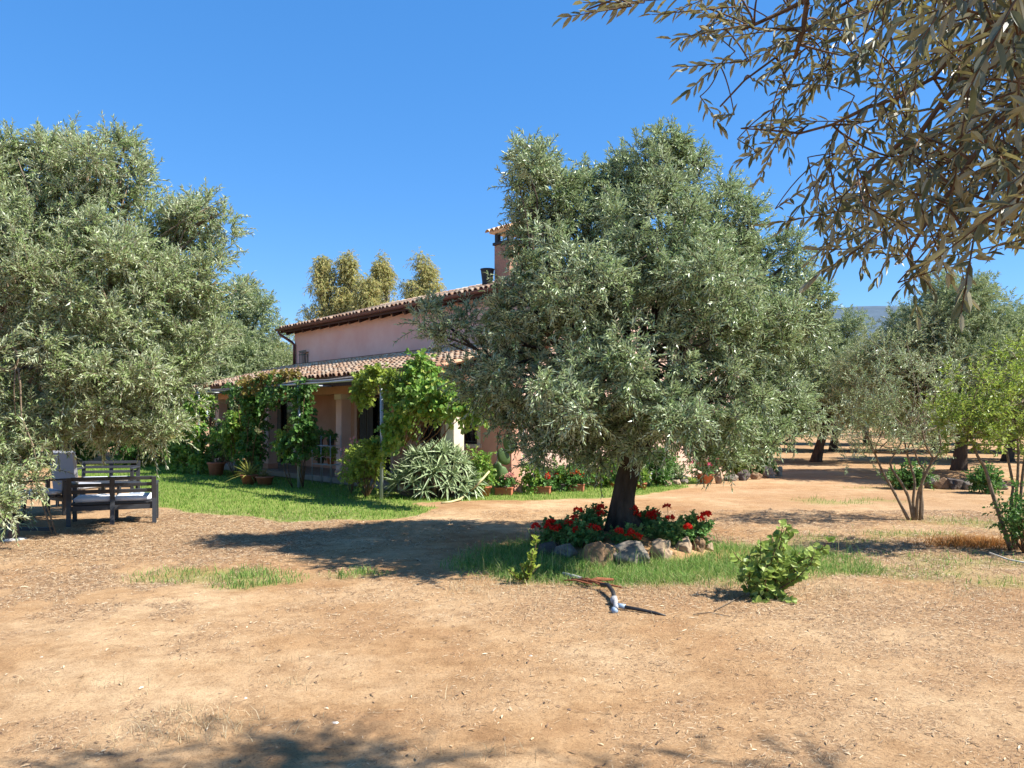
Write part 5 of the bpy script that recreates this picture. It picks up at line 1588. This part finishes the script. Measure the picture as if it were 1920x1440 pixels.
# ------------------------------------------------------------------ plant rack on the porch
T = thing('plant_rack', 'thin metal plant rack with potted plants beside the middle porch pillar', 'plant stand', hw(-.55, .85))
w = MB()
for du in (-.45, .0, .45):
    for dv in (0, .28): w.tube([hw(-.55 + du, .85 + dv, 0), hw(-.55 + du, .85 + dv, 1.2)], .009, 6)
w.build('upright', M['galv'], T, True)
for z in (.5, .95):
    w = MB()
    for dv in (0, .09, .18, .27): w.tube([hw(-1.0, .85 + dv, z), hw(-.1, .85 + dv, z)], .008, 6)
    w.build('shelf', M['galv'], T, True)
labs = ['small dark potted plant on the top shelf of the rack, left', 'bushy potted plant on the top shelf of the rack, right', 'potted plant on the lower shelf of the rack, left', 'light green potted plant on the lower shelf of the rack, right']
for k, (u, z, m) in enumerate(((-.85, .96, 'darkvine'), (-.3, .96, 'darkvine'), (-.8, .51, 'darkvine'), (-.3, .51, 'lime'))):
    p = hw(u, .97, z); P = thing('potted_plant', labs[k], 'potted plant', p, group='pots on the plant rack')
    w = MB(); w.lathe(p, [(0, .005), (.07, 0), (.09, .13), (.1, .13), (.1, .15), (.08, .15), (.08, .12), (0, .12)], 14); w.build('pot', M['rock_dark'] if k != 3 else M['terra'], P, True)
    fo = MB(); shoots(fo, vol(p + [0, 0, .24], (.13, .13, .1), 8, k), .06, 7, 6, .12, .06, .045, hexa=True, g=np.random.default_rng(k)); fo.build('foliage', M[m], P)

# ------------------------------------------------------------------ hose and broken irrigation pipe
w = MB(); pts = [at(917, 884, 15.5), at(906, 897, 15.3), at(893, 910, 15.1)] + [np.array(on(*flatg(a, b), c_)) for a, b, c_ in ((878, 934, .1), (862, 941, .04), (845, 944, .02), (828, 945, .015))]
w.tube(pts, .022, 8); o = w.build('garden_hose', M['hose'], None, True); tag(o, 'yellow garden hose drooping from the house corner to the lawn', 'hose')
def gp(px, py, dz=.0): return np.array(on(*flatg(px, py), dz))
w0 = gp(1150, 1140)
T = thing('irrigation_pipe', 'broken black irrigation pipe with pale fittings lying before the stone ring', 'pipe', w0)
w = MB(); w.tube([gp(1128, 1108, .05), gp(1140, 1112, .07), gp(1149, 1122, .06), gp(1153, 1135, .035)], [.02, .02, .019, .018], 9); w.build('upper_hose', M['blackpipe'], T, True)
w = MB(); w.tube([gp(1165, 1143, .03), gp(1195, 1147, .022), gp(1230, 1152, .012), gp(1248, 1155, .002)], [.016, .015, .013, .008], 9); w.build('lower_hose', M['blackpipe'], T, True)
w = MB(); a = gp(1153, 1130, .04); b = gp(1155, 1146, .03); w.tube([a, (a + b) / 2, b], .021, 10)
w.tube([gp(1151, 1133, .04), gp(1152, 1136, .04)], .032, 10); w.build('tee_fitting', M['greyfit'], T, True)
w = MB(); a = gp(1158, 1142, .032); b = gp(1172, 1144, .03); w.tube([a, b], .021, 10); w.tube([gp(1150, 1147, .02), gp(1154, 1150, .015)], .024, 10); w.build('coupling', M['bluefit'], T, True)
w = MB(); w.tube([gp(1056, 1085, .05), gp(1080, 1091, .05), gp(1110, 1100, .04)], .018, 9); o = w.build('plastic_pipe', M['greyfit'], None, True); tag(o, 'pale grey length of pipe lying in the grass edge', 'pipe')
for k, (a, b, c_, lab) in enumerate((((1072, 1098), (1165, 1112), .014, 'long rusty brown stick lying across the broken pipe'), ((1100, 1103), (1150, 1097), .02, 'short reddish piece of bark on the broken pipe'), ((1058, 1100), (1110, 1106), .009, 'thin brown stick beside the grey pipe length'), ((1090, 1095), (1125, 1108), .012, 'stubby rust coloured stick between grey pipe and black pipe'))):
    w = MB(); A, B_ = gp(*a, .06), gp(*b, .05); w.tube([A, A * .6 + B_ * .4 + [0, 0, .015], B_], [c_ * .7, c_, c_ * .6], 7, .35, k); o = w.build('stick', M['rustwood'], None, True); tag(o, lab, 'stick', 'sticks by the broken pipe')
w = MB(); w.tube([gp(1395, 1116, .01), gp(1370, 1132, .02), gp(1340, 1146, .01)], .004, 5); w.tube([gp(1300, 1155, .01), gp(1330, 1150, .01), gp(1370, 1158, .01)], .004, 5); o = w.build('dry_twig', M['bark2'], None, True); tag(o, 'pale dry twig lying left of the round-leaved shrub', 'twig')
w = MB(); w.tube([gp(1855, 1044, .05), gp(1890, 1054, .03), gp(1925, 1060, .03)], .010, 6); o = w.build('dry_branch', M['concrete'], None, True); tag(o, 'pale bare branch on the ground by the pomegranate foot', 'branch')

# ------------------------------------------------------------------ grass, litter, pebbles
def scatter(n, x0, x1, y0, y1, fn, g):
    x = g.uniform(x0, x1, n); y = y0 + (y1 - y0) * g.uniform(0, 1, n)
    k = (np.abs(x) < y * .72 + .8)
    x, y = x[k], y[k]
    k = g.uniform(0, 1, len(x)) < fn(x, y)
    x, y = x[k], y[k]
    return np.stack([x, y, gz(x, y) - .004], 1)
g = np.random.default_rng(99)
def house_free(x, y):
    v = (x - HO[0]) * -sin(HA) + (y - HO[1]) * cos(HA); u = (x - HO[0]) * cos(HA) + (y - HO[1]) * sin(HA)
    return ~((v > 1.05) & (u > U0 - .45) & (u < U1 + .12))
P = scatter(150000, -14, 7, 11, 29, lambda x, y: masks(x, y)[0] * house_free(x, y), g)
b = MB().blades(P, g.uniform(.03, .085, len(P)), g.uniform(.007, .013, len(P)), .8, g)
tag(b.build('lawn_grass', M['grass']), 'short green lawn grass between the benches and the porch', 'grass', kind='stuff')
def ringfree(x, y): return np.hypot(x - HERO[0], y - HERO[1]) > 1.05
P = scatter(95000, -1.4, 4.6, 7.0, 10.6, lambda x, y: masks(x, y)[1] * ringfree(x, y) * (.3 + .7 * smooth(.33, .55, fbm(x, y, 2.5, 91))), g)
b = MB().blades(P, g.uniform(.03, .12, len(P)) * (.5 + fbm(P[:, 0], P[:, 1], 3.0, 93)), g.uniform(.004, .008, len(P)), 1.3, g)
tall = P[g.uniform(0, 1, len(P)) < .015]
b.blades(tall, g.uniform(.18, .34, len(tall)), .006, .5, g)
tag(b.build('wild_grass', M['wgrass']), 'lush wild grass growing round the stone ring', 'grass', kind='stuff')
P = scatter(90000, -5.5, 10, 6.6, 24, lambda x, y: masks(x, y)[2] * .8, g)
P = np.concatenate([P, scatter(30000, -5.2, -1.2, 7.0, 9.0, lambda x, y: masks(x, y)[2] ** 1.5 * smooth(.35, .62, fbm(x, y, 2.2, 45)), g)])
b = MB().blades(P, g.uniform(.03, .10, len(P)), g.uniform(.005, .009, len(P)), .9, g)
tag(b.build('sparse_grass', M['wgrass']), 'thin green grass patches on the bare soil', 'grass', kind='stuff')
# dry standing wisps
def dryfn(x, y):
    m = np.exp(-((y - 7.35) / .35) ** 2) * ((x > -.6) & (x < 3.2)) * .55
    for (px, py, rx, ry, s) in ((370, 1350, .28, .12, 1), (330, 1375, .3, .12, 1), (560, 1280, .18, .06, .8), (430, 1210, .05, .03, .6), (360, 1330, .2, .05, 1), (480, 1245, .3, .05, .5), (250, 1390, .3, .1, .5), (900, 1420, .3, .06, .25), (150, 1290, .5, .1, .25), (1800, 1110, .9, .3, .3), (1500, 1100, .5, .2, .25)):
        cx, cy_ = flatg(px, py); m = np.maximum(m, s * np.exp(-((x - cx) / rx) ** 2 - ((y - cy_) / ry) ** 2))
    return np.maximum(m, .012 * masks(x, y)[3])
P = scatter(160000, -6.5, 7, 3.3, 9.8, dryfn, g)
b = MB().blades(P, g.uniform(.02, .085, len(P)), g.uniform(.002, .0045, len(P)), 1.5, g)
tag(b.build('dry_grass', M['dry']), 'dry straw coloured grass tufts on the sand', 'dry grass', kind='stuff')
cx, cy_ = flatg(1830, 1022)
P = np.stack([g.normal(cx, .35, 1500), g.normal(cy_, .17, 1500)], 1); P = np.concatenate([P, gz(P[:, 0], P[:, 1])[:, None]], 1)
b = MB().blades(P, g.uniform(.05, .16, len(P)), g.uniform(.004, .008, len(P)), 1.4, g)
tag(b.build('dead_weeds', M['rust']), 'rust orange dead weeds on the ground left of the pomegranate', 'dead weeds', kind='stuff')
# litter bits
def bits(mb, P, l, w_, g):
    n = len(P); a = g.uniform(0, 2 * pi, n); l = l[:, None]; w_ = w_[:, None]
    D = np.stack([np.cos(a), np.sin(a), g.normal(0, .10, n)], 1); S = np.stack([-np.sin(a), np.cos(a), g.normal(0, .25, n)], 1)
    Q = P + np.array([0, 0, .009]) + np.stack([np.zeros(n), np.zeros(n), np.abs(D[:, 2]) * l[:, 0] * .5], 1)
    bend = np.array([0, 0, 1.0]) * (l * g.uniform(-.02, .12, n)[:, None])
    V = np.stack([Q - D * l / 2 - S * w_ * .25, Q - D * l / 2 + S * w_ * .25, Q + bend + S * w_ / 2, Q + D * l / 2 + S * w_ * .15, Q + D * l / 2 - S * w_ * .15, Q + bend - S * w_ / 2], 1).reshape(-1, 3)
    o = (np.arange(n) * 6)[:, None]
    mb.add(V, np.concatenate([o + np.array([[0, 1, 2, 5]]), o + np.array([[5, 2, 3, 4]])]))
b = MB()
P = scatter(560000, -6.5, 8, 3.2, 13.5, lambda x, y: masks(x, y)[3] * .75 * np.clip(7.5 / y, .4, 1.0), g)
bits(b, P, g.uniform(.012, .06, len(P)) * np.clip(P[:, 1] / 6, .8, 1.5), g.uniform(.0016, .004, len(P)) * np.clip(P[:, 1] / 6, .8, 1.8), g)
P = scatter(9000, -6, 7, 3.2, 11, lambda x, y: .25 + .5 * masks(x, y)[3], g)
bits(b, P, g.uniform(.025, .05, len(P)), g.uniform(.006, .012, len(P)), g)
print('litter', b.n // 6)
tag(b.build('straw_litter', M['litter']), 'dry straw and dead olive leaves strewn over the sandy ground', 'litter', kind='stuff')
b = MB()
bm = bmesh.new(); bmesh.ops.create_icosphere(bm, subdivisions=1, radius=1.0); IV = np.array([v.co[:] for v in bm.verts]); IF = np.array([[v.index for v in f.verts] for f in bm.faces]); bm.free()
P = scatter(11000, -6, 7, 3.2, 12, lambda x, y: .15 + .6 * smooth(.5, .7, fbm(x, y, 1.1, 12)), g)
n = len(P); s = np.exp(g.normal(-5.3, .55, n)) * 1.15
V = IV[None] * (1 + g.normal(size=(n, len(IV), 1)) * .18) * (s[:, None, None] * np.stack([g.uniform(.8, 1.5, n), g.uniform(.8, 1.3, n), g.uniform(.45, .8, n)], 1)[:, None]) + P[:, None]
b.add(V.reshape(-1, 3), (IF[None] + (np.arange(n) * len(IV))[:, None, None]).reshape(-1, 3))
tag(b.build('pebbles', M['pebble']), 'small pebbles and clods scattered over the sandy ground', 'pebbles', kind='stuff')
